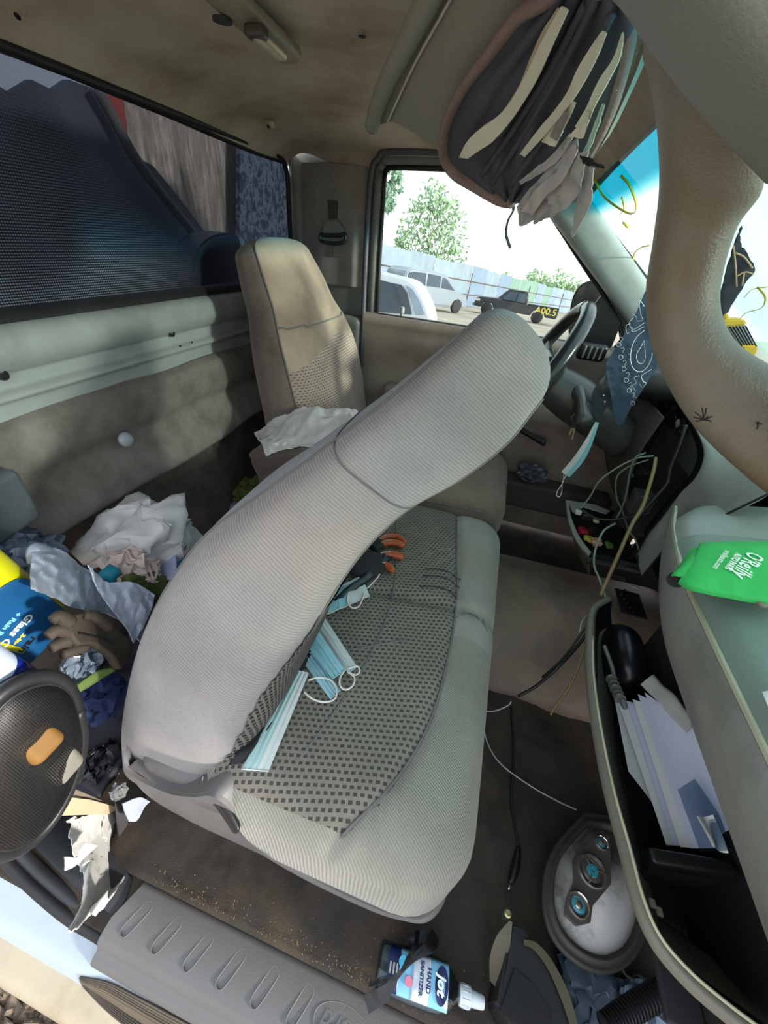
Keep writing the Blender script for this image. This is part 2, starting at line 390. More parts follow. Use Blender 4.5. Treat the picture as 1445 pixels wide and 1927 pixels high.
p = Px(237, 827, -.744); lathe('trim_button', [(.016, -.003), (.016, .002), (.013, .006), (.007, .0085), (.001, .009)], p, (1, -.1, .25), mat('button_grey', (160, 165, 168), .35), wall_back, 24)
floor = mk('floor', *rbox_g((.02, .76, -.03), (1.66, 1.56, .06), .004, n=(1, 1, 1)), M_carpetf); floor['kind'] = 'structure'
# uneven carpet skin in front of the near seat and through the passenger footwell
def fl_fn(p, i, j):
    e = min(i, 1 - i, j, 1 - j); k = min(1, e * 6)
    return p + V((0, 0, k * (.010 * noise.noise(p * 7) + .004 * noise.noise(p * 40) + .003 * noise.noise(p * 110))))
G = [[V((-.50 + 1.38 * i / 120, .055 + .70 * j / 60, .008)) for j in range(61)] for i in range(121)]
tag(mk('carpet_surface', *sheet_g(G, .006, fl_fn), M_carpetf, floor), 'worn dark floor carpet, stained brown along the sill')
# ceiling
M_ceil = M_head
rows = []
for x, z in ((-.815, 1.18), (-.79, 1.205), (-.74, 1.232), (-.6, 1.255), (-.35, 1.265), (-.1, 1.262), (.02, 1.235), (.08, 1.20), (.122, 1.168), (.132, 1.160)):
    kd = max(0, min(1, (x + .78) / .15))
    rows.append([V((x, .02, z - .05)), V((x, .10, z - .012)), V((x, .2, z)), V((x, .75, z + .012)), V((x, 1.3, z)), V((x, 1.45, z - .02 * kd)), V((x, 1.5, z - .045 * kd)), V((x, 1.515, z - .07 * kd))])
ceiling = sheet('ceiling', rows, M_ceil, th=.006, nu=5, nv=5, fn=lambda p, i, j: p + V((0, 0, .003 * noise.noise(p * 5)))); ceiling['kind'] = 'structure'
# rear window
XW = -.805
win = empty('window_1', (XW, .8, .85), kind='structure'); 
WL = [(-.10, .862), (-.10, 1.165), (-.06, 1.198), (1.42, 1.198), (1.475, 1.185), (1.495, 1.15), (1.495, .862)]
def film():
    q = glass('window_film', (178, 184, 194), gl=.22, rough=.12)
    co = q.geo(); sp = q.n('ShaderNodeSeparateXYZ'); q.l(co, sp.inputs[0])
    a = q.math('SINE', q.math('MULTIPLY', q.math('ADD', sp.outputs[1], sp.outputs[2]), 2 * math.pi / .0085))
    b = q.math('SINE', q.math('MULTIPLY', q.math('SUBTRACT', sp.outputs[1], sp.outputs[2]), 2 * math.pi / .0085))
    dots = q.ramp(q.math('MULTIPLY', a, b), [(.05, (0, 0, 0, 1)), (.4, (1, 1, 1, 1))])
    lowleft = q.ramp(q.math('MULTIPLY_ADD', sp.outputs[1], -1.3, q.math('MULTIPLY_ADD', sp.outputs[2], -1.2, 2.45)), [(.05, (0, 0, 0, 1)), (.5, (1, 1, 1, 1))])
    dots = q.math('MULTIPLY', dots, lowleft)
    peel = q.ramp(q.noise(co, 14, 8, .75, .3), [(.54, (0, 0, 0, 1)), (.60, (1, 1, 1, 1))])
    zone = q.ramp(q.math('ADD', sp.outputs[2], q.math('MULTIPLY', sp.outputs[1], .10)), [(.985, (0, 0, 0, 1)), (1.0, (.2, .2, .2, 1))])
    ppl = q.math('MULTIPLY', peel, q.ramp(sp.outputs[2], [(1.0, (0, 0, 0, 1)), (1.12, (1, 1, 1, 1))]))
    df = q.n('ShaderNodeBsdfDiffuse'); df.inputs[0].default_value = lin(176, 184, 196)
    bk = q.n('ShaderNodeBsdfDiffuse'); bk.inputs[0].default_value = lin(40, 44, 54)
    m2 = q.n('ShaderNodeMixShader'); m2.inputs[0].default_value = .42; q.l(q.mx.outputs[0], m2.inputs[1]); q.l(bk.outputs[0], m2.inputs[2])
    m3 = q.n('ShaderNodeMixShader'); q.l(q.math('MULTIPLY', q.math('MAXIMUM', q.math('MULTIPLY', ppl, .6), q.math('MULTIPLY', dots, .30)), 1.0), m3.inputs[0]); q.l(m2.outputs[0], m3.inputs[1]); q.l(df.outputs[0], m3.inputs[2])
    q.l(m3.outputs[0], q.out.inputs[0]); return q.m
M_film = film()
M_clear = glass('clear_pane', (238, 246, 244)).m
prism('pane', [V((XW - .004, y, z)) for y, z in WL], (.003, 0, 0), M_film, win)
def frame_pts(L): return [V((XW, y, z)) for y, z in L]
tube('window_seal', frame_pts(WL[::-1]) + frame_pts([WL[-1]]), .008, M_rubber, win, seg=8, sm=1)
prof_y('seal_ledge', [(-.812, .866), (-.800, .866), (-.792, .858), (-.788, .850)], Y0 + .05, Y1 - .01, M_rubber, win, sm=2)
# B-pillar (driver side) and corner: behind the far door
Yb = 1.515
pil = sheet('wall_left', [[V((-.80, 1.505, z)), V((-.79, 1.53, z)), V((-.74, 1.535, z)), V((-.64, 1.52, z)), V((-.53, 1.515, z)), V((-.505, 1.52, z))] for z in (-.02, .3, .6, .8, 1.0, 1.15, 1.27)], M_gray, th=.01, nu=3, nv=2); pil['kind'] = 'structure'
sheet('pillar_panel', [[V((-.765, 1.525, z)), V((-.70, 1.5, z)), V((-.60, 1.497, z)), V((-.535, 1.51, z))] for z in (.86, 1.0, 1.15, 1.19)], mat('pillar_trim', (128, 124, 118), .6, grain=.2, gs=500), pil, th=.006, nu=4)
rbox('pillar_pocket', (-.60, 1.49, .70), (.16, .05, .14), .02, M_gray, pil, n=(2, 1, 2))
# ---------------------------------------------------------------- driver's door
YD = 1.50
door = empty('door_1', (-.05, YD, .0), kind='structure')
M_door = mat('door_plastic', (140, 130, 118), .6, grain=.3, gs=500, var=.08, vs=6, col2=(98, 88, 78), thr=(.45, .8))
M_doordark = mat('door_inner_dark', (66, 62, 58), .7, grain=.3, gs=500)
beltz = .778
wout = [(-.468, beltz), (-.472, 1.15), (-.462, 1.18), (-.43, 1.192), (-.02, 1.192), (.051, 1.118), (.345, .862), (.352, beltz)]
G = [[V((x, YD - d, z)) for x in (-.51, -.48, -.3, 0, .3, .5, .72)] for z, d in ((.02, -.01), (.2, .0), (.33, .01), (.47, .03), (.52, .045), (.56, .04), (.60, .012), (.68, .015), (.74, .02), (.765, .028), (.782, .02), (.784, -.015))]
mk('door_panel', *sheet_g(grid_pts(G, 2, 3), .01), M_door, door, sharp=50)
rbox('armrest', (-.12, YD - .065, .54), (.55, .07, .05), .02, M_door, door, n=(3, 1, 1))
tube('door_frame', [V((x, YD + .01, z)) for x, z in [(-.49, .77), (-.492, 1.15), (-.482, 1.19), (-.44, 1.21), (-.02, 1.21), (.065, 1.12), (.36, .868), (.37, .77)]], .018, M_gray, door, sm=3, seg=10)
tube('window_seal', [V((x, YD, z)) for x, z in [(-.468, .77), (-.472, 1.15), (-.462, 1.18), (-.43, 1.192), (-.02, 1.192), (.051, 1.110), (.345, .856), (.352, .77)]], .007, M_rubber, door, sm=3, seg=8)
tube('door_seal', [V((x, YD - .02, z)) for x, z in [(-.508, .05), (-.512, .6), (-.515, 1.0), (-.51, 1.17), (-.49, 1.205), (-.45, 1.225), (-.2, 1.23), (.02, 1.225)]], .009, mat('door_seal_blue_grey', (70, 74, 82), .45), door, sm=4, seg=8)
tube('belt_seal', [V((-.46, YD - .012, .785)), V((.34, YD - .012, .785))], .006, M_rubber, door, sm=1)
prism('pane', [V((x, YD + .012, z)) for x, z in wout], (0, .004, 0), M_clear, door)
prism('mirror_sail', [V((.20, YD - .012, .785)), V((.345, YD - .012, .785)), V((.345, YD - .012, .865)), V((.26, YD - .012, .93))], (0, .02, 0), M_black, door, bevel=.003)
p = Py(755, 601, YD - .005); p.z = .786
lathe('lock_knob', [(.006, -.004), (.006, .012), (.0085, .014), (.0085, .030), (.006, .034), (.001, .035)], p, (0, 0, 1), mat('lock_grey', (150, 152, 150), .4), door, 16)
# speaker grille low in the door, pocket, window crank
pc = Py(1030, 778, YD - .03)
def arc(c, r, n, ax=(1, 0, 0), ay=(0, 0, 1), a0=0, a1=2 * math.pi, k=1.0):
    return [V(c) + V(ax) * (r * math.cos(a0 + (a1 - a0) * i / n)) + V(ay) * (r * k * math.sin(a0 + (a1 - a0) * i / n)) for i in range(n + 1)]
vs, fs = [], []
for i in range(-11, 12):
    h = .085 * math.sqrt(max(0, 1 - (i / 12) ** 2))
    vs, fs = join((vs, fs), rbox_g(pc + V((i * .0075, 0, 0)), (.0035, .004, 2 * h), .001, n=(1, 1, 1)))
tag(mk('speaker_grille', vs, fs, mat('grille_tan', (108, 98, 86), .6), door, smooth=False), kind='stuff')
lathe('speaker_back', [(.001, 0), (.092, 0), (.092, .004)], pc + V((0, .012, 0)), (0, -1, 0), M_blackm, door, 32)
dp = rbox('door_pocket', (.30, YD - .05, .22), (.5, .09, .12), .02, M_doordark, door, n=(3, 1, 1))
p = Py(1000, 822, YD - .06)
crk = loft('window_crank', [(p + V((-.05, .03, .012)), V((0, .012, 0)), V((0, 0, .012))), (p + V((0, .005, 0)), V((0, .009, 0)), V((0, 0, .009))), (p + V((.045, -.01, -.008)), V((0, .013, 0)), V((0, 0, .013)))], M_black, door, n=2, cap0=.01, cap1=.01)
# far A-pillar trim
ap = loft('trim_1', [(V((x + .02, y, z)), V((.030, 0, .036)), V((0, .035, 0))) for x, y, z in ((-.02, 1.43, 1.195), (.075, 1.465, 1.125), (.22, 1.475, 1.015), (.38, 1.48, .893), (.48, 1.48, .82))], mat('a_pillar_grey', (150, 160, 152), .55, grain=.15, gs=500), n=3)
ap['kind'] = 'structure'
# ---------------------------------------------------------------- windscreen
WZ = lambda x: 1.245 - .703 * x
wsn = empty('window_2', (.4, .8, .9), kind='structure')
def wglass():
    q = glass('windscreen', (222, 244, 238), gl=.45, rough=.02)
    co = q.geo(); sp = q.n('ShaderNodeSeparateXYZ'); q.l(co, sp.inputs[0])
    q.l(q.ramp(q.math('MULTIPLY_ADD', sp.outputs[2], 1.0, q.math('MULTIPLY', sp.outputs[1], .02)), [(1.075, lin(228, 246, 242)), (1.105, (.04, .5, .62, 1))]), q.tr.inputs[0]) if False else None
    r = q.math('MULTIPLY_ADD', sp.outputs[2], 10, -10.75)   # z 1.125 -> .5
    q.l(q.ramp(r, [(.42, lin(240, 250, 248)), (.62, (.02, .50, .60, 1))]), q.tr.inputs[0])
    df = q.n('ShaderNodeBsdfDiffuse'); df.inputs[0].default_value = lin(190, 214, 205)
    tl = q.n('ShaderNodeBsdfTranslucent'); tl.inputs[0].default_value = lin(190, 226, 214)
    ad = q.n('ShaderNodeMixShader'); ad.inputs[0].default_value = .5; q.l(df.outputs[0], ad.inputs[1]); q.l(tl.outputs[0], ad.inputs[2])
    smear = q.ramp(q.noise(co, 9, 7, .7, .2), [(.40, (0, 0, 0, 1)), (.56, (1, 1, 1, 1))])
    side = q.math('MULTIPLY', q.ramp(sp.outputs[1], [(.97, (.62, .62, .62, 1)), (1.0, (.0, .0, .0, 1))]), q.ramp(sp.outputs[0], [(.19, (0, 0, 0, 1)), (.23, (1, 1, 1, 1))]))
    m3 = q.n('ShaderNodeMixShader'); q.l(q.math('MULTIPLY', q.math('MULTIPLY_ADD', smear, .3, .55), side), m3.inputs[0]); q.l(q.mx.outputs[0], m3.inputs[1]); q.l(ad.outputs[0], m3.inputs[2])
    q.l(m3.outputs[0], q.out.inputs[0]); return q.m
prism('pane', [V((.118, .05, WZ(.118))), V((.80, .0, WZ(.80))), V((.80, 1.56, WZ(.80))), V((.118, 1.50, WZ(.118)))], (.003, 0, .004), wglass(), wsn)
tube('edge_seal', [V((.06, 1.50, WZ(.06) - .004)), V((.8, 1.56, WZ(.8) - .004))], .008, M_rubber, wsn, sm=1)
M_ymark = mat('yellow_paint_pen', (196, 176, 40), .6, var=.05)
def on_ws(px, py, off=-.004):
    d = ray(px, py); t = (1.245 + off - CAM.z + .703 * CAM.x) / (d.z + .703 * d.x); return CAM + d * t
for pts, r in (([(1118, 335), (1135, 368), (1165, 392), (1190, 402), (1197, 385), (1185, 350), (1168, 330)], .0022), ([(1170, 370), (1174, 392), (1166, 404)], .0016), ([(1172, 418), (1182, 428)], .0035), ([(1190, 492), (1195, 475), (1208, 465), (1221, 462)], .003),
               ([(1392, 600), (1405, 588), (1432, 580), (1440, 560), (1425, 540)], .0012), ([(1400, 560), (1415, 545), (1445, 540)], .001)):
    tube('paint_mark', [on_ws(*p) for p in pts], r, M_ymark, wsn, seg=6, flat=.4)
# ---------------------------------------------------------------- near A-pillar and grab handle
M_pil = mat('near_pillar_grey', (114, 117, 112), .6, grain=.25, gs=900, var=.05)
st = []
for (l, r, y) in (((960, -170), (1130, -330), .13), ((1060, -90), (1300, -230), .13), ((1160, 0), (1400, -110), .13), ((1225, 95), (1500, -20), .13), ((1330, 225), (1600, 120), .13), ((1445, 345), (1700, 260), .13), ((1560, 450), (1800, 380), .13)):
    a, b = Py(*l, y), Py(*r, y); st.append(((a + b) / 2 + V((0, -.01, 0)), (b - a) / 2, V((0, .018, 0))))
st = [(V((-.20, .09, 1.215)), V((.02, 0, .04)), V((0, .018, 0)))] + st + [(V((.20, .11, .93)), V((.03, 0, .03)), V((0, .02, 0))), (V((.48, .06, .70)), V((.035, 0, .03)), V((0, .02, 0)))]
np_ = loft('trim_2', st, M_pil, n=4, seg=48); np_['kind'] = 'structure'
M_handle = mat('handle_vinyl', (112, 109, 98), .5, grain=.35, gs=1100, var=.08, vs=25, col2=(100, 84, 62), thr=(.34, .66))
st = []
for l, r, y in (((1216, 95), (1300, 120), .150), ((1228, 160), (1360, 215), .152), ((1240, 260), (1418, 300), .158), ((1241, 360), (1425, 365), .165), ((1230, 450), (1376, 440), .172), ((1216, 560), (1350, 560), .175), ((1232, 670), (1382, 640), .172), ((1296, 790), (1470, 700), .168), ((1395, 888), (1570, 770), .160), ((1520, 985), (1680, 850), .150)):
    a, b = Py(*l, y + .004), Py(*r, y + .004); st.append(((a + b) / 2, (b - a) / 2, V((.002, .016, 0))))
gh = empty('grab_handle', st[4][0], 'grey-brown padded grab handle on the near windscreen pillar, scuffed and cracked', 'handle')
loft('grip', st, M_handle, gh, n=2.3, seg=48, sm=8, cap0=.005)
random.seed(5)
for px, py, s_ in ((1322, 790, 20), (1425, 798, 8)):   # star cracks in the vinyl
    for k in range(9 if s_ > 10 else 5):
        a = random.uniform(0, 6.28); l = s_ * random.uniform(.5, 1.2); c_ = Py(px, py, .1515)
        tube('vinyl_crack', [c_, Py(px + l * .5 * math.cos(a) + 2, py + l * .5 * math.sin(a), .1512), Py(px + l * math.cos(a), py + l * math.sin(a), .1515)], .00022, M_blackm, gh, seg=5, sm=2)
# ---------------------------------------------------------------- seats
cush = empty('passenger_seat', (-.15, .5, .0), 'grey cloth bench seat nearest the door, its backrest tipped forward', 'seat')
X0, X1, Ya, Yb_ = -.29, .135, .128, .985
cx_, cy_ = (X0 + X1) / 2, (Ya + Yb_) / 2
def cush_fn(p):
    x, y, z = p.x + cx_, p.y + cy_, p.z
    if z > 0:
        u = (x - X0) / (X1 - X0); v = (y - Ya) / (Yb_ - Ya)
        z += .016 * math.sin(math.pi * min(1, max(0, v))) ** .6 - .012 + .012 * u
        for yy in (.56,):                           # cross seams pulled into the foam
            z -= .012 * math.exp(-((y - yy - .10 * (x + .1)) / .012) ** 2)
        z -= .010 * math.exp(-((bx(y) - x) / .010) ** 2)
        z += .003 * noise.noise(V((x * 9, y * 9, 0)))
    zl = (-.29, .335), (-.21, .325), (-.195, .24), (-.117, .13), (.2, .12)
    for (a, b), (c, d) in zip(zl, zl[1:]):
        if a <= x <= c or (x < a and a == -.29): w = b + (d - b) * max(0, x - a) / (c - a); break
    kk = max(0, min(1, (.40 - y) / .15)); zz = z + .2525
    if zz < w: z = z + (w - zz) * kk * .98
    p = V((p.x, p.y, z))
    # the near corner is rounded more and pulled in
    return p
BX = cr([(.10, -.085), (.145, -.052), (.22, .00), (.32, .035), (.45, .045), (.6, .040), (.75, .020), (.9, .0), (1.05, -.01)], 12)
def bx(y):
    for (a, b), (c, d) in zip(BX, BX[1:]):
        if a <= y <= c: return b + (d - b) * (y - a) / (c - a)
    return BX[0][1] if y < BX[0][0] else BX[-1][1]
vs, fs = rbox_g((cx_, cy_, .2525), (X1 - X0, Yb_ - Ya, .265), (.09, .085, .07), n=(60, 90, 4), fn=cush_fn)
def split(vs, fs, pred):
    A, B = [], []
    for f in fs:
        c = sum((vs[i] for i in f), V((0, 0, 0))) / len(f); (A if pred(c) else B).append(f)
    def comp(F):
        m = {}; vo = []; fo = []
        for f in F:
            g = []
            for i in f:
                if i not in m: m[i] = len(vo); vo.append(vs[i])
                g.append(m[i])
            fo.append(tuple(g))
        return vo, fo
    return comp(A), comp(B)
A, B = split(vs, fs, lambda c: c.z > .345 and c.x < bx(c.y) and c.y > .15)
mk('cushion_insert', *A, M_weave, cush)['label'] = 'dark-flecked woven centre panel'
A2, B2 = split(*B, lambda c: c.y < .50)
mk('cushion_bolster', *A2, M_velc, cush); mk('cushion_bolster', *B2, M_vel, cush)
def ctop(x, y, dz=.0):
    """height of the cushion top"""
    best, bz = 1e9, .38
    for v in _ct:
        d = (v.x - x) ** 2 + (v.y - y) ** 2
        if d < best: best, bz = d, v.z
    return V((x, y, bz + dz))
_ct = [v for v in vs if v.z > .33]
tube('seam_piping', [ctop(bx(y), y, .0015) for y in [.15 + .80 * i / 40 for i in range(41)]], .0022, M_seam, cush, sm=1, seg=6)
tube('seam_piping', [ctop(X1 - .03 - .0 * i, min(.96, .17 + .78 * i / 30), -.001) for i in range(31)], .002, M_seam, cush, sm=1, seg=6)
tube('seam_piping', [ctop(bx(.56) + (.115 - bx(.56)) * i / 12, .545 + .03 * math.sin(i / 12 * 3), .0005) for i in range(13)], .0018, M_seam, cush, sm=1, seg=6)
tube('seam_piping', [ctop(-.30 + i * .02, .30 + .012 * i, .0005) for i in range(14)], .0016, M_seam, cush, sm=1, seg=6)
tube('seam_piping', [ctop(-.14 + .05 * math.sin(i * .2), .20 + .035 * i, .0005) for i in range(20)], .0016, M_seam, cush, sm=1, seg=6)
for k, y in enumerate((.60, .635, .66)):   # puckers
    tube('seam_piping', [ctop(-.045 + .085 * i / 8, y + .012 * math.sin(i / 8 * 3), .0005) for i in range(9)], .0016, mat('seam_dark', (52, 50, 48), .9), cush, sm=1, seg=6)
# moulded skirt below the cushion
rws = []
PT = [(-.44, .30, .30, .14), (-.435, .18, .30, .12), (-.42, .142, .275, .10), (-.343, .136, .275, .078), (-.282, .136, .315, .073), (-.235, .136, .365, .072), (-.205, .136, .33, .072), (-.17, .136, .22, .073), (-.10, .136, .15, .075), (.0, .134, .15, .09), (.06, .136, .16, .110), (.105, .150, .18, .12), (.128, .215, .20, .06), (.130, .4, .25, .05), (.130, .96, .27, .05)]
for k in range(5):
    f = k / 4; rws.append([V((x + (.006 * math.sin(math.pi * f) if x > .1 else 0), y - (.006 * math.sin(math.pi * f) if y < .2 else 0) + (.012 * f if y < .16 else 0), zt + (zb - zt) * f)) for x, y, zt, zb in PT])
sheet('seat_skirt', rws, M_skirt, cush, th=.006, nu=8, nv=3)
tp2 = [(x, y, zt) for x, y, zt, zb in PT if -.43 < x < -.19]
sheet('skirt_shelf', [[V((x, y + .001, zt - .001)) for x, y, zt in tp2], [V((x + .005, y + .03, zt - .002)) for x, y, zt in tp2], [V((x + .01, y + .12, zt - .02)) for x, y, zt in tp2]], M_skirt, cush, th=.004, nu=6, nv=3)
for y in (.24, .9):
    rbox('seat_rail', (-.15, y, .055), (.5, .03, .11), .006, M_black, cush)
p = Py(428, 1535, .130)
loft('recline_lever', [(p + V((-.022, .01, .020)), V((.007, 0, .007)), V((0, .007, 0))), (p + V((-.004, .004, .006)), V((.008, 0, .012)), V((0, .007, 0))), (p + V((.016, -.006, -.006)), V((.006, 0, .009)), V((0, .006, 0)))], mat('lever_dark', (20, 21, 23), .35), cush, n=2.5, cap0=.004, cap1=.008)
# backrest: the outboard side faces the door
ST = [((208, 1440), (385, 1512), .160, .30), ((195, 1368), (452, 1458), .160, .36), ((228, 1225), (505, 1335), .185, .36), ((296, 1105), (570, 1228), .225, .34), ((372, 1012), (628, 1128), .27, .30), ((485, 930), (690, 1042), .32, .26), ((603, 843), (770, 965), .37, .22), ((715, 757), (868, 905), .42, .18), ((812, 675), (955, 835), .46, .15), ((880, 615), (1012, 762), .49, .13)]
def back_st(grow=0.0):
    st = []
    for l, r, y, d in ST:
        e = .012 if y < .17 else .022 if y < .2 else .035; a, b = Py(*l, y + e), Py(*r, y + e); st.append(((a + b) / 2 + V((.0, d / 2 - e, .0)), (b - a) / 2, V((.0, d / 2, 0))))
    return st
vs, fs = loft_g(back_st(), n=3.8, seg=96, sm=10, cap0=.028, cap1=.05, nc=7)
# the strip along the rear edge is the back panel, the front face carries the woven panel
nring = 96
def cls(f):
    j = min(i % nring for i in f) if len(f) == 4 else 0
    return j
F = {'side': [], 'back': [], 'front': []}
for f in fs:
    js = [i % nring for i in f]; j = sorted(js)[0] if max(js) - min(js) < 50 else nring - 1
    if len(f) != 4: F['side'].append(f); continue
    ang = 360 * j / nring         # 0 = lower right edge (front), 90 = far side, 180 = rear edge, 270 = near side
    (F['front'] if (ang < 80 or ang > 338) else F['back'] if 100 < ang < 206 else F['side']).append(f)
for k, m, lab in (('side', M_cord, 'corduroy side panel'), ('back', M_fuzz, 'blue-grey fuzzy back panel'), ('front', M_cord, None)):
    idx = sorted({i for f in F[k] for i in f}); mp = {i: n for n, i in enumerate(idx)}
    o = mk({'side': 'backrest_side', 'back': 'backrest_rear', 'front': 'backrest_front'}[k], [vs[i] for i in idx], [tuple(mp[i] for i in f) for f in F[k]], m, cush)
    if lab: o['label'] = lab
nr = len(vs) // nring
def rp(i, ang, off=.0008):
    j = int(round(ang / 360 * nring)) % nring; c = sum((vs[i * nring + k] for k in range(nring)), V((0, 0, 0))) / nring; p = vs[i * nring + j]
    return p + (p - c).normalized() * off
tube('seam_piping', [rp(i, 206) for i in range(5, nr - 6)], .0022, M_seam, cush, sm=1, seg=6)
tube('seam_piping', [rp(i, 338) for i in range(5, nr - 6)], .0018, M_seam, cush, sm=1, seg=6)
si = 7 + 62
tube('seam_piping', [rp(si + 0, a) for a in range(150, 400, 5)], .0012, mat('seam_grey', (104, 104, 104), .9), cush, sm=1, seg=6)  # headrest seam, a thin line in plain grey
# woven insert low on the front face
idx = []; 
ins = [f for f in fs if len(f) == 4 and 10 * 7 < min(f) and (lambda i, a: 8 <= i <= 40 and (a >= 280 or a < 70))(min(f) // nring, 360 * (sorted(f)[0] % nring) / nring)]
c_ = {}
def grow_ins(i):
    r = i // nring; c = sum((vs[r * nring + k] for k in range(0, nring, 8)), V((0, 0, 0))) / 12; return vs[i] + (vs[i] - c).normalized() * .0025
idx = sorted({i for f in ins for i in f}); mp = {i: n for n, i in enumerate(idx)}
ins = [f for f in ins if (lambda i, a: (a >= 294 + max(0, (i - 12)) * 1.4) or a < 70)(min(f) // nring, 360 * (sorted(f)[0] % nring) / nring)]
M_weave2 = woven('backrest_weave', (138, 133, 128), (62, 60, 62), (.5, .1, .8), (0, 1, .15), .0105, .0075)
mk('backrest_insert', [grow_ins(i) for i in idx], [tuple(mp[i] for i in f) for f in ins], M_weave2, cush)['label'] = 'dark-flecked woven front panel'
for k in range(3):
    q = Py(382, 1462, .16); tube('loose_thread', [q + V((0, 0, 0)), q + V((.002, -.004 * k, -.012)), q + V((-.002 + .002 * k, -.003, -.022)), q + V((.004 * (k - 1), -.002, -.034 + .006 * k))], .0011, mat('thread_white', (205, 203, 196), .9), cush, seg=5)
rbox('hinge_cover', (-.335, .185, .235), (.15, .075, .15), .03, M_skirt, cush, n=(3, 2, 2))
# folded middle backrest between the seats
ar = empty('centre_armrest', (-.48, .885, .40), 'grey-brown folded middle armrest between the seats under the white cloth', 'armrest')
AR = Matrix.Rotation(-.36, 3, 'Y')
rbox('armrest_pad', (-.475, .885, .455), (.30, .085, .15), (.03, .03, .04), velour('armrest_velour', (112, 102, 94), dirt=(84, 74, 66)), ar, R=AR, n=(6, 3, 3))
rbox('armrest_lid', V((-.465, .885, .455)) + AR @ V((0, 0, .066)), (.30, .09, .03), (.03, .02, .014), velour('armrest_velour', (112, 102, 94)), ar, R=AR, n=(6, 3, 1))
rbox('armrest_base', (-.50, .885, .22), (.22, .08, .40), .02, M_skirt, ar)
# driver's seat
ds = empty('driver_seat', (-.3, 1.2, .0), "tan-stained high-back driver's seat with a woven centre and built-in headrest", 'seat')
# stations up the back: (x, z, y centre, half width, half thickness)
DS = [(-.525, .38, 1.205, .225, .092), (-.535, .48, 1.195, .250, .088), (-.545, .58, 1.19, .255, .081), (-.56, .68, 1.18, .25, .074), (-.575, .765, 1.16, .225, .064), (-.592, .83, 1.14, .185, .056), (-.608, .89, 1.125, .167, .051), (-.63, .945, 1.12, .146, .044)]
st = [(V((x - .02, y, z)), V((0, w, 0)), V((-.085 * t / .06, 0, -.02))) for x, z, y, w, t in DS]
vs, fs = loft_g(st, n=2.8, seg=96, sm=12, cap0=.03, cap1=.045, nc=7)
nr2 = len(vs) // 96
def dsel(i, a): return None
F = {'panel': [], 'side': [], 'ins': [], 'head': []}
for f in fs:
    if len(f) != 4: F['side'].append(f); continue
    i = min(f) // 96; js = [k % 96 for k in f]; j = sorted(js)[0] if max(js) - min(js) < 50 else 95
    a = 360 * j / 96; c = sum((vs[k] for k in f), V((0, 0, 0))) / 4
    front = 198 < a < 342
    if not front: F['side'].append(f)
    elif c.z > .80 + .05 * abs(c.y - 1.13) / .14: F['head'].append(f)
    else: 
        zl = .765 - .4 * abs(c.y - 1.20) ** 1.3
        F['ins' if c.z < zl and abs(c.y - 1.20) < .27 else 'panel'].append(f)
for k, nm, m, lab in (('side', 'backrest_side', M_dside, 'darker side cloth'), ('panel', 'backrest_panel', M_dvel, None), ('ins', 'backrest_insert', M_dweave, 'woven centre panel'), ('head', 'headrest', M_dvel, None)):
    idx = sorted({i for f in F[k] for i in f}); mp = {i: n for n, i in enumerate(idx)}
    o = mk(nm, [vs[i] for i in idx], [tuple(mp[i] for i in f) for f in F[k]], m, ds)
    if lab: o['label'] = lab
def dp_(i, ang): 
    j = int(round(ang / 360 * 96)) % 96; return vs[i * 96 + j] + V((.002, 0, 0))
tube('seam_piping', [dp_(i, 198) for i in range(6, nr2 - 3)], .0024, M_seam, ds, sm=1, seg=6)
hi_ = min(range(nr2), key=lambda i: abs(dp_(i, 270).z - .80))
tube('seam_piping', [dp_(hi_ + int(abs(a - 270) / 30), a) for a in range(200, 341, 4)], .002, M_seam, ds, sm=1, seg=6)
M_dcush = velour('driver_cushion', (150, 134, 118), dirt=(92, 78, 66), dthr=(.45, .8))
vs, fs = rbox_g((-.26, 1.225, .30), (.80, .46, .19), (.10, .09, .07), n=(16, 16, 3), fn=lambda p: p + V((0, 0, .012 * noise.noise(p * 7) + ((.045 - .06 * (p.x + .33)) * .4 if p.z > 0 else 0))))
mk('seat_cushion', vs, fs, M_dcush, ds)
tube('seam_piping', [V((-.42 + .5 * i / 10, .993, .352 + .002 * i)) for i in range(11)], .003, M_seam, ds, sm=1, seg=6)
rbox('seat_base', (-.16, 1.225, .11), (.52, .44, .22), .02, M_skirt, ds, n=(2, 2, 1))
# ---------------------------------------------------------------- door sill and jamb on the near side
sill = empty('trim_3', (-.2, .0, .0), kind='structure')
M_sill = mat('sill_plastic', (104, 103, 102), .55, grain=.3, gs=500, var=.05, vs=9, col2=(104, 98, 90), thr=(.5, .85))
XS0, XS1 = -.415, .95
G = []
for y, z in ((.056, -.004), (.053, .004), (.046, .008), (.0, .006), (-.022, .004), (-.029, .000), (-.033, -.012), (-.038, -.018), (-.046, -.019), (-.052, -.024), (-.055, -.040)):
    G.append([V((x + (.010 if y > -.03 else 0) * 0 + (.018 if x < -.4 and y > .03 else 0), y, z)) for x in (XS0, -.3, 0, .4, XS1)])
mk('sill_plate', *sheet_g(G, .004), M_sill, sill, sharp=50)
for k in range(9):                                  # embossed lozenges across the plate
    x = -.372 + .0635 * k
    if 6 <= k <= 6: continue
    L = []
    for i in range(24):
        a = 2 * math.pi * i / 24; u = .026 * math.copysign(abs(math.cos(a)) ** .35, math.cos(a)); w = .0088 * math.copysign(abs(math.sin(a)) ** .8, math.sin(a))
        L.append(V((x + u * .38 - w * .93 + (.016 if k > 6 else 0), .012 + u * .93 + w * .38, .0086)))
    tube('embossed_ridge', L + [L[0]], .0011, M_sill, sill, seg=6, sm=1)
ec = V((-.372 + .0635 * 6.15, .012, .0088))
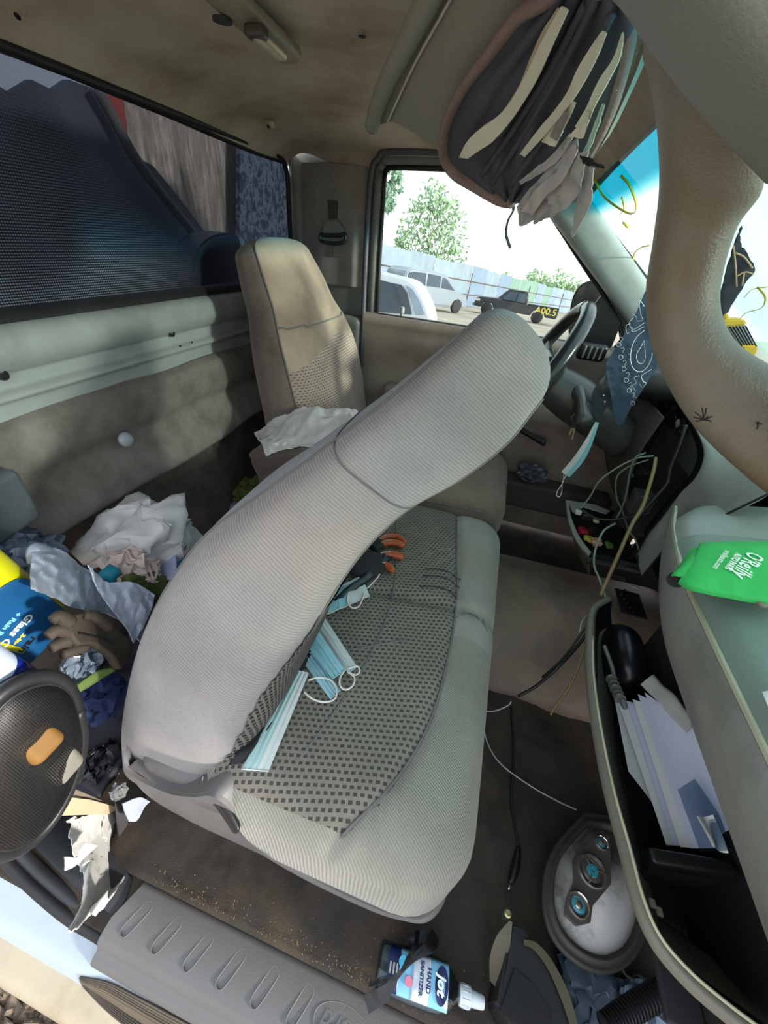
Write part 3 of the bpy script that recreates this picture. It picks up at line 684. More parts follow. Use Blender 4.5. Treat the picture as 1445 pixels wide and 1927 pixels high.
L = [ec + V((.048 * math.cos(a), .023 * math.sin(a), 0)) for a in [2 * math.pi * i / 40 for i in range(41)]]
tube('emblem_ring', L, .0011, M_sill, sill, seg=6, sm=1)
M = Matrix.Translation(ec + V((0, 0, -.0006))) @ Matrix.Rotation(math.pi, 4, 'Z')
text('emblem_lettering', 'Ford', .034, M, mat('emblem_grey', (104, 103, 100), .5), sill, depth=.0014, shear=.35)
rocker = empty('trim_4', (-.2, -.1, -.05), kind='structure')
G = []
for y, z in ((.03, -.012), (-.03, -.030), (-.055, -.036), (-.068, -.044), (-.077, -.060)):
    G.append([V((x, y, z)) for x in (-1.6, -1.0, -.6, -.3, 0, .4, .95)])
mk('painted_sill', *sheet_g(grid_pts(G, 3, 3), .003), M_white, rocker, sharp=50)
G = []
for y, z in ((-.0775, -.060), (-.092, -.064), (-.112, -.072), (-.122, -.10), (-.126, -.17)):
    G.append([V((x, y, z)) for x in (-1.6, -1.0, -.6, -.3, 0, .4, .95)])
mk('dirty_rocker', *sheet_g(grid_pts(G, 3, 3), .003), M_beige, rocker, sharp=50)
# ribbed step pad on the rocker
M_step = mat('step_pad', (104, 92, 76), .6, var=.1)
SZ = [(.03, -.012), (-.03, -.030), (-.055, -.036), (-.068, -.044), (-.077, -.060), (-.092, -.064), (-.112, -.072), (-.122, -.10), (-.126, -.17)]
def on_sill(px, py, up=.003):
    z = -.06
    for _ in range(12):
        y = Pz(px, py, z + up).y; zz = -.17
        for (a, b), (c, d) in zip(SZ, SZ[1:]):
            if c <= y <= a: zz = b + (d - b) * (y - a) / (c - a)
        z = .5 * z + .5 * zz
    return Pz(px, py, z + up)
tp_ = [(150, 1838), (200, 1846), (260, 1875), (330, 1912), (420, 1960)]; bp_ = [(158, 1858), (200, 1902), (260, 1950), (340, 2005), (420, 2060)]
sheet('step_pad', [[on_sill(a[0] + (b[0] - a[0]) * f, a[1] + (b[1] - a[1]) * f, .004) for a, b in zip(tp_, bp_)] for f in (0, .2, .4, .6, .8, 1)], M_step, rocker, th=.004, nu=4, nv=3)
for k in range(14):
    f = (k + .5) / 14; rb = tube_g([on_sill(a[0] + (b[0] - a[0]) * f, a[1] + (b[1] - a[1]) * f, .0062) for a, b in zip(tp_, bp_)], .0010, 6, 3); mk('rib', *rb, mat('step_rib', (72, 64, 54), .6), rocker)
# rear part of the door opening: black weather strip curving up, grey jamb trim
jamb = empty('trim_5', (-.6, .03, .0), kind='structure')
wsL = [Pz(215, 1790, -.022), Pz(185, 1768, -.016), Pz(130, 1735, -.008), Pz(80, 1695, .002), Pz(30, 1648, .015), Pz(-20, 1590, .04), Pz(-80, 1500, .09), Pz(-160, 1350, .18)]
tube('weather_strip', [p + V((0, .004, .000)) for p in wsL], .010, M_rubber, jamb, seg=12, sm=8)
tube('inner_lip', [p + V((.004, .020, -.004)) for p in wsL], .012, mat('jamb_dark', (44, 46, 50), .5), jamb, seg=12, sm=8)
sheet('jamb_trim', [[Pz(30, 1555, .06), Pz(100, 1630, .04), Pz(170, 1692, .018), Pz(215, 1725, .0)], [Pz(70, 1530, .05), Pz(140, 1605, .034), Pz(200, 1660, .014), Pz(236, 1692, .0)], [Pz(120, 1500, .03), Pz(180, 1575, .02), Pz(225, 1625, .008), Pz(248, 1655, .0)]], mat('jamb_grey', (40, 42, 46), .55), jamb, th=.004)
rbox('corner_trim', Px(-40, 965, -.72), (.06, .13, .10), .012, mat('corner_grey', (84, 90, 94), .5, grain=.2), jamb, R=Matrix.Rotation(.15, 3, 'Z'), n=(1, 1, 1))
# ---------------------------------------------------------------- dashboard
dash = empty('dashboard', (.5, .8, .5), 'grey-green dashboard with a torn-out radio opening, spanning under the windscreen', 'dashboard')
def dxy(y): 
    t = max(0, min(1, (y - .46) / .30)); return .105 * t ** 1.8
FP = [(.45, .475), (.415, .482), (.39, .50), (.365, .53), (.343, .57), (.330, .61), (.326, .64), (.328, .656)]
YS = [.06, .12, .25, .4, .5, .58, .65, .70, .74, .765]
def frow(y, pr): 
    t = max(0, (y - .60) / .165); return [V((x + dxy(y) * (1 - .3 * (z - .48) / .18), y + (.0 if t == 0 else .0), z - .02 * t * (z - .5) / .16)) for x, z in pr]
G = grid_pts([frow(y, FP) for y in YS], 3, 4)
mk('lower_fascia', *sheet_g(G, .004), M_dash, dash, sharp=50)
G = grid_pts([frow(y, [(.3275, .6565), (.3285, .660), (.3315, .6600), (.332, .658)]) for y in YS], 1, 4)
mk('gap_strip', *sheet_g(G, .002), mat('light_edge', (172, 170, 150), .4, var=.05), dash, sharp=60)
AP = [(.334, .659), (.343, .671), (.36, .680), (.42, .690), (.55, .700), (.70, .700), (.78, .692)]
def arow(y):
    t = max(0, (y - .5) / .25); return [V((x + dxy(y) * .62, y, z + .03 * t * max(0, (x - .36)) / .3)) for x, z in AP]
YC = [.06, .12, .25, .4, .5, .56, .60, .615]
mk('airbag_cover', *sheet_g(grid_pts([[p + V((.012 if y > .61 else 0, 0, -.010 if y > .61 else 0)) for p in arow(y)] for y in YC], 4, 4), .004), M_dashtop, dash, sharp=60)
mk('fascia_top', *sheet_g(grid_pts([[p + V((-.004 + .35 * max(0, y - .66), 0, -.008 - .12 * max(0, y - .66))) for p in arow(y)] for y in (.35, .5, .6, .68, .75)], 4, 4), .004), M_dash, dash, sharp=60)
# end cap of the passenger fascia and surround of the radio opening
inner = [(1196, 632, .50), (1218, 668, .47), (1240, 705, .46), (1270, 750, .455), (1297, 786, .45), (1322, 830, .45), (1327, 862, .45), (1312, 900, .45), (1279, 934, .45), (1244, 980, .45), (1222, 1006, .45), (1200, 1045, .45)]
mid = [(1212, 618, .55), (1236, 650, .53), (1268, 690, .52), (1308, 735, .51), (1345, 775, .50), (1380, 822, .49), (1386, 868, .475), (1362, 920, .46), (1310, 962, .455), (1254, 1000, .45), (1232, 1028, .445), (1204, 1064, .44)]
outer = [(1225, 606, .64), (1262, 636, .64), (1305, 665, .64), (1362, 705, .62), (1415, 760, .60), (1460, 815, .56), (1480, 880, .50), (1445, 930, .47), (1345, 978, .445), (1268, 1014, .44), (1240, 1046, .435), (1209, 1084, .43)]
rows = [[Px(*p) for p in inner], [Px(p[0] + 4, p[1] - 1, p[2] - .006) for p in inner], [Px(*p) for p in mid], [Px(*p) for p in outer]]
sheet('centre_surround', rows, M_dash, dash, th=.004, nu=5, nv=5)
sheet('opening_rim', [[Px(*p) for p in inner], [Px(p[0] - 8, p[1] + 3, p[2] + .03) for p in inner], [Px(p[0] - 22, p[1] + 8, p[2] + .09) for p in inner]], M_black, dash, th=.003, nu=4, nv=2)
tube('panel_gap', [Px(x, y, xx - .004) for x, y, xx in outer[7:]], .0022, M_blackm, dash, seg=6)
# far part of the dash with cluster hood and vents
DT = []
for y in (.80, 1.0, 1.15, 1.3, 1.42, 1.52):
    k = math.exp(-((y - 1.22) / .16) ** 2)
    DT.append([V((.53, y, .60)), V((.50, y, .68)), V((.475, y, .735)), V((.49, y, .765 + .02 * k)), V((.55, y, .785 + .03 * k)), V((.66, y, .77)), V((.79, y, .70))])
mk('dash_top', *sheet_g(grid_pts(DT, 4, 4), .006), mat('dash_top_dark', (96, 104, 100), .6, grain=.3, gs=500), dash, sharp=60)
hood = [(Py(1060, 700, 1.40), 0)]
loft('cluster_hood', [(V((.43, y, .775)), V((.09, 0, 0)), V((0, 0, h))) for y, h in ((1.13, .035), (1.16, .05), (1.24, .056), (1.32, .05), (1.40, .035))], M_black, dash, n=2.6, cap0=.02, cap1=.02)
M_low = mat('dash_lower_dark', (72, 70, 64), .6, grain=.3, gs=400)
sheet('knee_panel', [[V((x, y, z)) for x, z in ((.42, .72), (.41, .60), (.44, .48), (.52, .36))] for y in (1.06, 1.2, 1.35, 1.5)], M_low, dash, th=.006, nu=4)
vb = Py(1113, 662, 1.40)
rbox('vent_bezel', vb, (.085, .03, .052), .014, M_black, dash, n=(2, 1, 1))
for k in range(4):
    rbox('vent_slat', vb + V((-.024 + .016 * k, -.018, 0)), (.006, .008, .036), .002, mat('vent_slat', (120, 126, 120), .4), dash)
# dark void behind the radio opening with bracket pieces
bxm = M_blackm
cav = empty('radio_cavity', (.55, 1.0, .4), kind=None); cav.parent = dash; cav.location = V((.55, 1.0, .4)) - dash.location; 
bpy.context.view_layer.update()
rbox('cavity_back', (.68, 1.0, .52), (.01, .5, .56), .003, bxm, cav); rbox('cavity_floor', (.66, 1.0, .24), (.06, .4, .01), .003, bxm, cav)
rbox('cavity_wall', (.60, 1.24, .50), (.20, .01, .50), .003, mat('cavity_side', (40, 40, 40), .8), cav); rbox('cavity_wall', (.60, .80, .50), (.18, .01, .16), .003, bxm, cav)
# firewall and far kick panel
fw = prof_y('wall_front', [(.70, .70), (.80, .55), (.82, .3), (.80, .1), (.70, .0)], -.02, 1.53, mat('firewall_felt', (30, 29, 28), 1.0, grain=.8), sm=4, ny=6, th=.01)
# transmission tunnel hump
def tun(u, v):
    x = .14 + .56 * u; y = .66 + .62 * v
    h = .155 * math.sin(math.pi * min(1, max(0, v))) ** .8 * (.75 + .35 * u)
    return V((x, y, h + .004 * noise.noise(V((x * 8, y * 8, 0)))))
tn = mk('tunnel', *sheet_g([[tun(i / 24, j / 24) for j in range(25)] for i in range(25)], .008), M_tunnel, floor)
# ---------------------------------------------------------------- more helpers
def crumple(a, s, seed=0, a2=None):
    def f(p, i, j):
        q = V((p.x * s + seed, p.y * s - seed, p.z * s + .5 * seed))
        d = V((noise.noise(q), noise.noise(q + V((5, 7, 1))), 0))
        r = 1 - abs(noise.noise(q * 1.0 + V((3, 3, 3)))) * 2.2; r2 = 1 - abs(noise.noise(q * 2.3 + V((8, 1, 3)))) * 2.2
        return p + V((0, 0, a * (r * .7 + r2 * .4))) + d * (a * .8)
    return f
def along(n_, a, s, seed=0):
    n_ = V(n_)
    def f(p, i, j):
        q = V(p) * s + V((seed, seed, 0)); r = 1 - abs(noise.noise(q)) * 2.2; r2 = 1 - abs(noise.noise(q * 2.4)) * 2.2
        return p + n_ * (a * (r * .7 + r2 * .35))
    return f
def single(name, vs, fs, m, label, cat, group=None, **k):
    o = mk(name, vs, fs, m, None, **k); return tag(o, label, cat, group)
def poly_sheet(pts, n_, d, sub=1):
    """outlined flat piece in any plane: fan-free, kept as one ngon each side"""
    return prism_g(pts, V(n_) * d)
# ---------------------------------------------------------------- glovebox hanging open
M_gb = mat('glovebox_liner', (22, 23, 27), .28, var=.1, vs=20)
M_gbm = mat('glovebox_felt', (26, 26, 28), .75, grain=.4)
M_rim = mat('glovebox_rim', (112, 110, 98), .42, grain=.15, var=.06, vs=12)
gb = empty('glovebox_door', (.34, .4, .2)); gb.parent = dash; gb.location = V((.34, .4, .2)) - V((.5, .8, .5))
RZ = .405
rim = [(1150, 1128), (1122, 1148), (1117, 1200), (1118, 1260), (1126, 1330), (1140, 1410), (1160, 1500), (1188, 1600), (1212, 1690), (1245, 1765), (1300, 1830), (1370, 1890), (1450, 1950), (1530, 2010)]
rp_ = [Pz(x, y, RZ) for x, y in rim]
vs, fs = [], []
def ribbon(pts, offs, sm=6):
    """sweep a little profile (offsets: outward, up) along the rim"""
    P_ = [V(p) for p in cr(pts, sm)]; G = []
    for i, p in enumerate(P_):
        t = (P_[min(i + 1, len(P_) - 1)] - P_[max(0, i - 1)]); t.z = 0; t.normalize(); nrm = V((t.y, -t.x, 0))
        if nrm.x > 0 and i > 8: nrm = -nrm
        elif i <= 8 and (nrm.dot(V((-1, .6, 0))) < 0): nrm = -nrm
        G.append([p + nrm * o + V((0, 0, u)) for o, u in offs])
    return G
mk('rim', *sheet_g(ribbon(rp_, [(-.001, -.012), (0, -.002), (.002, .001), (.006, .0015), (.010, -.001), (.012, -.008), (.002, -.02), (-.03, -.06), (-.09, -.14)]), .003), M_rim, gb, sharp=60)
tube('rim_highlight', [p + V((-.003, 0, .003)) for p in rp_[2:-1]], .0022, mat('rim_edge', (186, 182, 152), .3), gb, seg=6, flat=.6)
mk('liner', *sheet_g(ribbon(rp_, [(-.002, -.003), (-.012, -.03), (-.035, -.07), (-.07, -.12), (-.11, -.18)]), .003), M_gb, gb, sharp=60)
# glossy bulged end of the bin
e0 = Pz(1155, 1215, .37)
mk('bin_end', *rbox_g(e0 + V((.035, .01, -.05)), (.085, .16, .13), (.04, .06, .06), n=(4, 6, 4)), M_gb, gb)
rbox('bin_floor', (.445, .40, .215), (.05, .52, .01), .003, M_gbm, gb, n=(1, 1, 1))
rbox('bin_back', (.475, .40, .34), (.008, .58, .28), .003, M_gbm, gb, n=(1, 1, 1))
a, b = Pz(1222, 1605, .385), Pz(1385, 1632, .385)
rbox('bin_divider', (a + b) / 2 + V((0, -.002, -.012)), ((b - a).length, .018, .028), .006, M_black, gb, R=Matrix.Rotation(math.atan2((b - a).y, (b - a).x), 3, 'Z'), n=(2, 1, 1))
rbox('bin_partition', (a + b) / 2 + V((.015, .0, -.055)), ((b - a).length * .9, .006, .09), .002, M_gbm, gb, R=Matrix.Rotation(math.atan2((b - a).y, (b - a).x), 3, 'Z'), n=(1, 1, 1))
# damper rod with coil
M_sp = mat('damper_grey', (120, 122, 118), .35, .3)
tube('damper_rod', [Pz(1137, 1215, .40), Pz(1150, 1250, .39), Pz(1156, 1275, .385)], .004, M_sp, gb)
for k in range(5):
    c = Pz(1150 + 4 * k, 1278 + 9 * k, .385); lathe('damper_coil', [(.004, -.002), (.010 - .001 * (k % 2), -.002), (.010, .002), (.004, .002)], c, (.2, -1, .25), M_sp, gb, 16)
lathe('damper_tip', [(.005, 0), (.006, .008), (.004, .014), (.001, .016)], Pz(1172, 1318, .385), (.1, -1, -.1), M_sp, gb, 12)
for px, py in ((1227, 1700), (1240, 1716)):
    rbox('hinge_clip', Pz(px, py, .34), (.008, .010, .006), .002, mat('clip_cream', (150, 146, 124), .5), gb)
# papers standing in the bin
M_env = mat('envelope_white', (206, 212, 232), .7, var=.04, vs=20); M_env2 = mat('envelope_cream', (226, 228, 226), .7, var=.04, vs=20)
def paper4(name, c, zs, m, label, cat, group=None, bend=.0012, seed=0, th=.0006, n=10):
    q = [Pz(x, y, z) for (x, y), z in zip(c, zs)]       # far-left, far-right, near-right, near-left
    G = [[q[0].lerp(q[1], i / n).lerp(q[3].lerp(q[2], i / n), j / n) for i in range(n + 1)] for j in range(n + 1)]
    f = lambda p, i, j: p + V((0, 0, bend * (math.sin(j * 4 + seed) * .8 + .5 * noise.noise(V(p) * 25 + V((seed, 0, 0))))))
    return single(name, *sheet_g(G, th, f), m, label, cat, group, sharp=50)
paper4('envelope', [(1155, 1312), (1215, 1330), (1290, 1592), (1182, 1452)], (.335, .345, .33, .32), M_env2, 'creased white sheet leaning at the seat side of the open glovebox', 'paper', 'papers in the open glovebox', seed=1)
paper4('envelope', [(1160, 1315), (1232, 1330), (1310, 1594), (1253, 1590)], (.345, .365, .355, .335), M_env2, 'white envelope directly behind the creased sheet in the glovebox', 'envelope', 'papers in the open glovebox', seed=2)
paper4('envelope', [(1180, 1322), (1246, 1332), (1322, 1594), (1266, 1590)], (.352, .375, .365, .345), M_env, 'thin folded sheet between the glovebox envelopes, edge on', 'paper', 'papers in the open glovebox', seed=2.5)
paper4('envelope', [(1190, 1316), (1258, 1335), (1335, 1596), (1280, 1594)], (.36, .385, .375, .355), M_env2, 'second last envelope before the big blue-white one in the glovebox', 'envelope', 'papers in the open glovebox', seed=3)
paper4('envelope', [(1200, 1306), (1275, 1340), (1350, 1596), (1298, 1596)], (.368, .395, .385, .363), M_env, 'ribbed bundle edge of folded sheets beside the big envelope', 'paper', 'papers in the open glovebox', seed=3.4)
paper4('envelope', [(1213, 1302), (1300, 1362), (1372, 1560), (1322, 1596)], (.376, .415, .405, .370), M_env, 'large blue-white envelope face up at the dash side of the glovebox', 'envelope', 'papers in the open glovebox', seed=4, bend=.002)
paper4('receipt', [(1206, 1287), (1234, 1270), (1302, 1340), (1294, 1378)], (.385, .39, .42, .41), mat('receipt_grey', (176, 176, 174), .8), 'crumpled grey receipt at the far end of the glovebox papers', 'receipt', bend=.014, seed=6)
pl_ = [Pz(1275, 1486, .40), Pz(1306, 1466, .415), Pz(1350, 1530, .415), Pz(1378, 1600, .41), Pz(1318, 1604, .39)]
q_ = glass('clear_plastic_bag', (205, 215, 225), gl=2.2, rough=.12)
single('plastic_sleeve', *prism_g(pl_, (0, 0, .0015)), q_.m, 'clear plastic sleeve lying over the big envelope in the glovebox', 'sleeve', smooth=False)
paper4('ticket', [(1308, 1538), (1346, 1530), (1374, 1604), (1335, 1596)], (.416, .42, .40, .395), mat('ticket_white', (222, 226, 222), .8), 'small crumpled white ticket by the glovebox divider', 'paper', bend=.008, seed=8)
# ---------------------------------------------------------------- can sleeve on the dash
ks = empty('can_sleeve', Pz(1360, 1080, .688), 'flattened green foam can sleeve with white lettering on the dash top', 'can sleeve')
M_green = mat('sleeve_green', (44, 172, 84), .85, var=.06, vs=30, grain=.2)
zk = .705
row_t = [(1318, 1029, .004), (1322, 1023, .008), (1360, 1021, .010), (1420, 1020, .010), (1500, 1024, .008)]
row_b = [(1276, 1098, .004), (1300, 1110, .006), (1355, 1122, .006), (1432, 1137, .006), (1495, 1150, .006)]
rws = []
for f in (0, .08, .3, .6, .88, 1):
    rws.append([Pz(a[0] + (b[0] - a[0]) * f, a[1] + (b[1] - a[1]) * f, zk + a[2] + (b[2] - a[2]) * f + .012 * math.sin(math.pi * f) ** .5 - .004) for a, b in zip(row_t, row_b)])
sheet('sleeve_body', rws, M_green, ks, th=.003, nu=6, nv=5, fn=lambda p, i, j: p + V((0, 0, .0015 * noise.noise(p * 50))))
rws = [[Pz(x, y, z) for x, y, z in r] for r in (
    [(1302, 1032, zk), (1316, 1032, zk + .004), (1330, 1036, zk + .006)], [(1285, 1058, zk), (1296, 1056, zk + .012), (1316, 1062, zk + .012)], [(1263, 1087, zk - .004), (1268, 1082, zk + .008), (1286, 1086, zk + .010)])]
sheet('sleeve_fold', rws, M_green, ks, th=.003)
lathe('sleeve_mouth', [(.001, 0), (.010, 0), (.010, .001)], Pz(1272, 1091, zk - .001), (-.4, -1, .3), M_blackm, ks, 16)
tube('sleeve_hem', [Pz(1445, 1092, zk + .008), Pz(1434, 1112, zk + .006), Pz(1428, 1135, zk + .004), Pz(1440, 1140, zk + .003)], .003, mat('hem_tan', (120, 112, 94), .9), ks)
def ontop(c, d, u, z):
    o = Pz(*c, z); X = Pz(c[0] + d[0], c[1] + d[1], z) - o; Y = Pz(c[0] + u[0], c[1] + u[1], z) - o; return o, basis(o, X, Y)
def ktop(c, dz=.0):
    """height of the sleeve body at a pixel"""
    best, bz = 1e9, zk
    o = Pz(*c, zk + .008)
    for v in ks_v:
        d = (v.x - o.x) ** 2 + (v.y - o.y) ** 2
        if d < best: best, bz = d, v.z
    return bz
ks_v = [v.co + ks.location for v in ks.children[0].data.vertices][:650]
def drape(v):
    sw_, sz = 1e-12, 0
    for w in ks_v:
        d = (v.x - w.x) ** 2 + (v.y - w.y) ** 2
        if d < 1.4e-4: k = 1 / (d + 2e-6); sw_ += k; sz += k * w.z
    return V((v.x, v.y, sz / sw_ + .0016))
M_wht = mat('print_white', (235, 242, 232), .7, var=.02)
for s, c, size, sx, bold, nm, mm in (("O'Reilly", (1400, 1070), .0245, 1.0, .0004, 'print_letter', M_wht), ('AUTO PARTS', (1373, 1064), .0092, 1.0, .0004, 'print_letter', M_wht), ('oreillyauto.com', (1352, 1060), .0095, 1.02, .0001, 'print_letter', M_wht)):
    o, M = ontop(c, (-6, 8.1), (8.1, 6), zk + .012)
    lift = .0006
    text(nm, s, size, M, mm, ks, wrap=lambda v, L=lift: drape(v) + V((0, 0, L)), bold=bold, depth=0.0, sx=sx)
single('paper_slip', *sheet_g([[Pz(1434, 1302, .70), Pz(1500, 1290, .70)], [Pz(1452, 1345, .695), Pz(1520, 1340, .695)]], .0006), M_env2, 'white paper slip at the right edge of the dash top', 'paper')
# ---------------------------------------------------------------- sun visor with organiser
vo, vn = plane3(Py(690, 230, .62), Py(1000, 385, .50), Py(1180, 60, .33))
if vn.dot(CAM - vo) < 0: vn = -vn
vis = empty('sun_visor', PP(900, 150, vo, vn), 'grey cloth sun visor hanging open under the headliner', 'visor')
M_vis = mat('visor_cloth', (124, 126, 114), .9, grain=.4, gs=900, var=.05, vs=10)
VP_ = lambda x, y, off=0.0: PP(x, y, vo + vn * off, vn)
out = cr([(688, 232), (692, 205), (712, 150), (742, 85), (790, -20), (860, -140), (1000, -200), (1150, -150), (1205, 0), (1205, 90), (1160, 210), (1105, 310), (1010, 380), (950, 372), (880, 335), (832, 294), (790, 262), (742, 236), (715, 240), (695, 245), (688, 232)], 4)[:-1]
prism('visor_body', [VP_(x, y, -.002) for x, y in out], -vn * .016, M_vis, vis, bevel=.004)
L = [VP_(x, y, .004) for x, y in ((700, 236), (708, 205), (730, 150), (760, 90), (800, 10), (850, -90))]
tube('visor_roll', L, .0085, M_vis, vis, seg=12, sm=6)
tube('visor_stitch', [VP_(x, y, .001) for x, y in ((728, 232), (745, 195), (780, 120), (830, 30), (880, -60))], .0012, mat('stitch_pale', (176, 178, 166), .9), vis, seg=6)
og = empty('visor_organiser', VP_(1010, 200, .01), 'dark pleated cloth organiser with a brown elastic edge, strapped to the visor', 'organiser')
M_org = mat('organiser_cloth', (66, 68, 78), .95, grain=.4, gs=900, var=.1, vs=20)
lc = [(1045, -30), (975, 38), (925, 98), (878, 160), (846, 232), (846, 300), (885, 345), (940, 380)]
rc = [(1170, -60), (1192, 30), (1182, 92), (1168, 150), (1150, 215), (1125, 275), (1070, 335), (985, 382)]
G = []
for (a, b) in zip(cr(lc, 8), cr(rc, 8)):
    row = []
    for j in range(49):
        f = j / 48; w = math.sin(math.pi * f) ** .5
        row.append(VP_(a[0] + (b[0] - a[0]) * f, a[1] + (b[1] - a[1]) * f, .006 + w * (.005 + .003 * math.sin(f * 34 + 1.2 * a[1] / 100) + .002 * noise.noise(V((f * 8, a[1] / 60, 0))))))
    G.append(row)
mk('panel', *sheet_g(G, .002), M_org, og, sharp=60)
M_el = mat('elastic_brown', (120, 104, 98), .9, grain=.6, gs=600, var=.1, vs=60)
tube('elastic_edge', [VP_(x, y, .010) for x, y in ((1060, -30), (1028, -2), (975, 30), (925, 95), (872, 165), (840, 235), (835, 290), (855, 325), (895, 350), (940, 375), (965, 380))], .0058, M_el, og, seg=12, flat=.7)
tube('elastic_edge', [VP_(x, y, .006) for x, y in ((1188, 30), (1184, 85), (1170, 145), (1152, 205), (1130, 255), (1105, 300))], .0035, M_el, og, seg=10, flat=.7)
for k, (x0, y0, x1, y1) in enumerate(((1100, 10, 905, 330), (1150, 30, 960, 350), (1120, 0, 925, 345))):
    tube('pocket_fold', [VP_(x0 + (x1 - x0) * t + 10 * math.sin(3 * t), y0 + (y1 - y0) * t, .014) for t in (0, .25, .5, .75, 1)], .0022, M_org, og, seg=8)
def vsheet(name, rows, m, label, cat, group=None, off=.019, a=.002, s=60, seed=0, th=.0007, lift=.004):
    R_ = [[VP_(x, y, off + lift * i) for (x, y) in r] for i, r in enumerate(rows)]
    return single(name, *sheet_g(grid_pts(R_, 5, 5), th, along(vn, a, s, seed)), m, label, cat, group, sharp=40)
M_pc = mat('paper_cream', (202, 204, 184), .85, var=.05, vs=40); M_pg = mat('paper_grey', (168, 169, 168), .85, var=.08, vs=40); M_pt = mat('paper_tan', (168, 156, 134), .85, var=.06)
M_bagp = mat('paper_bundle', (156, 158, 156), .8, var=.08, vs=30)
gp = 'papers pushed into the visor organiser'
vsheet('booklet', [[(1058, 10), (1020, 78), (990, 140), (962, 190), (935, 220), (900, 245), (878, 268), (864, 296)], [(1070, 18), (1040, 85), (1010, 150), (980, 200), (955, 235), (925, 268), (903, 282), (880, 298)]], M_pc, 'long curved cream booklet edge in the left pocket of the organiser', 'booklet', gp, a=.0005, lift=.006)
vsheet('card', [[(1050, 14), (1020, 60), (1000, 105), (975, 165), (940, 215), (905, 240), (870, 285)], [(1060, 20), (1032, 72), (1004, 125), (978, 175), (945, 225), (915, 252), (866, 296)]], M_pt, 'tan card backing the long cream booklet', 'card', gp, off=.0165, a=.0005, lift=.001)
vsheet('leaflet', [[(1136, 54), (1110, 92), (1088, 128), (1070, 170), (1042, 210), (1012, 245), (980, 288)], [(1142, 62), (1128, 100), (1105, 145), (1080, 186), (1052, 222), (1024, 255), (988, 294)]], M_pc, 'rolled cream leaflet in the middle pocket of the organiser', 'leaflet', gp, a=.001)
vsheet('torn_packet', [[(1068, 182), (1050, 215), (1022, 262)], [(1086, 190), (1066, 235), (1048, 272)]], M_pc, 'torn open paper packet with a grey window, below the rolled leaflet', 'packet', gp, off=.019)
vsheet('torn_packet_window', [[(1060, 208), (1052, 222), (1036, 256)], [(1070, 208), (1060, 232), (1048, 264)]], mat('packet_window', (132, 132, 130), .6, var=.2, vs=200), 'grey speckled card inside the torn packet', 'card', gp, off=.022, a=.0005)
vsheet('leaflet', [[(1172, 60), (1156, 108), (1128, 150), (1108, 195), (1084, 236)], [(1174, 78), (1166, 112), (1142, 160), (1120, 200), (1102, 246)]], M_pc, 'narrow cream leaflet in the right pocket, beside the brown elastic', 'leaflet', gp, a=.001)
vsheet('torn_slip', [[(1106, 205), (1092, 232), (1072, 252)], [(1112, 206), (1106, 238), (1100, 256)]], M_pc, 'torn cream slip under the narrow leaflet', 'paper', gp, off=.02)
vsheet('receipt', [[(1138, 190), (1124, 225), (1110, 262), (1100, 282)], [(1140, 195), (1130, 230), (1116, 268), (1104, 290)]], mat('receipt_green', (150, 176, 166), .8), 'pale green receipt edge beside the paper bundle', 'receipt', gp, off=.02)
vsheet('crumpled_slip', [[(1076, 246), (1040, 290), (1000, 322), (978, 340)], [(1084, 250), (1052, 300), (1015, 326), (982, 344)]], M_pg, 'thin crumpled slip sticking out across the dark pocket', 'paper', gp, off=.017)
vsheet('paper_bundle', [[(1075, 258), (1030, 318), (1000, 350), (978, 382)], [(1092, 262), (1050, 330), (1015, 365), (984, 418)], [(1108, 280), (1072, 345), (1040, 382), (1008, 414)], [(1104, 300), (1092, 360), (1060, 392), (1030, 402)]], M_bagp, 'bundle of crumpled grey papers spilling from the lower end of the organiser', 'papers', gp, off=.016, a=.007, s=55, seed=3, lift=.004)
vsheet('paper_bundle', [[(1084, 262), (1052, 318), (1012, 352), (985, 392)], [(1096, 270), (1066, 330), (1030, 366), (1006, 400)]], M_pg, 'ribbed fold lying over the crumpled bundle', 'papers', gp, off=.024, a=.004, s=50, seed=7)
vsheet('paper_strip', [[(1098, 306), (1094, 340), (1086, 385), (1077, 436)], [(1121, 312), (1117, 350), (1112, 385), (1080, 444)]], M_pg, 'long folded grey paper strip hanging lowest from the bundle', 'paper', gp, off=.02, a=.002)
vsheet('black_ribbon', [[(1096, 284), (1112, 290), (1126, 300), (1142, 310)], [(1104, 302), (1116, 308), (1128, 312), (1142, 311)]], M_black, 'crumpled black ribbon at the right end of the organiser', 'ribbon', off=.03, a=.003, s=70)
tube('loose_string', [VP_(*p, .01) for p in ((962, 378), (966, 395), (956, 415), (952, 438), (956, 455), (960, 466))], .0016, M_org, og, seg=6, flat=.5)
# ---------------------------------------------------------------- headliner fittings
def on_roof(px, py): return Pz(px, py, 1.262)
lamp = empty('roof_grip', Pz(505, 78, 1.25), 'grey plastic roof fitting with a chrome-cream flap above the rear window', 'roof fitting')
M_fit = mat('fitting_grey', (142, 132, 116), .5, grain=.2)
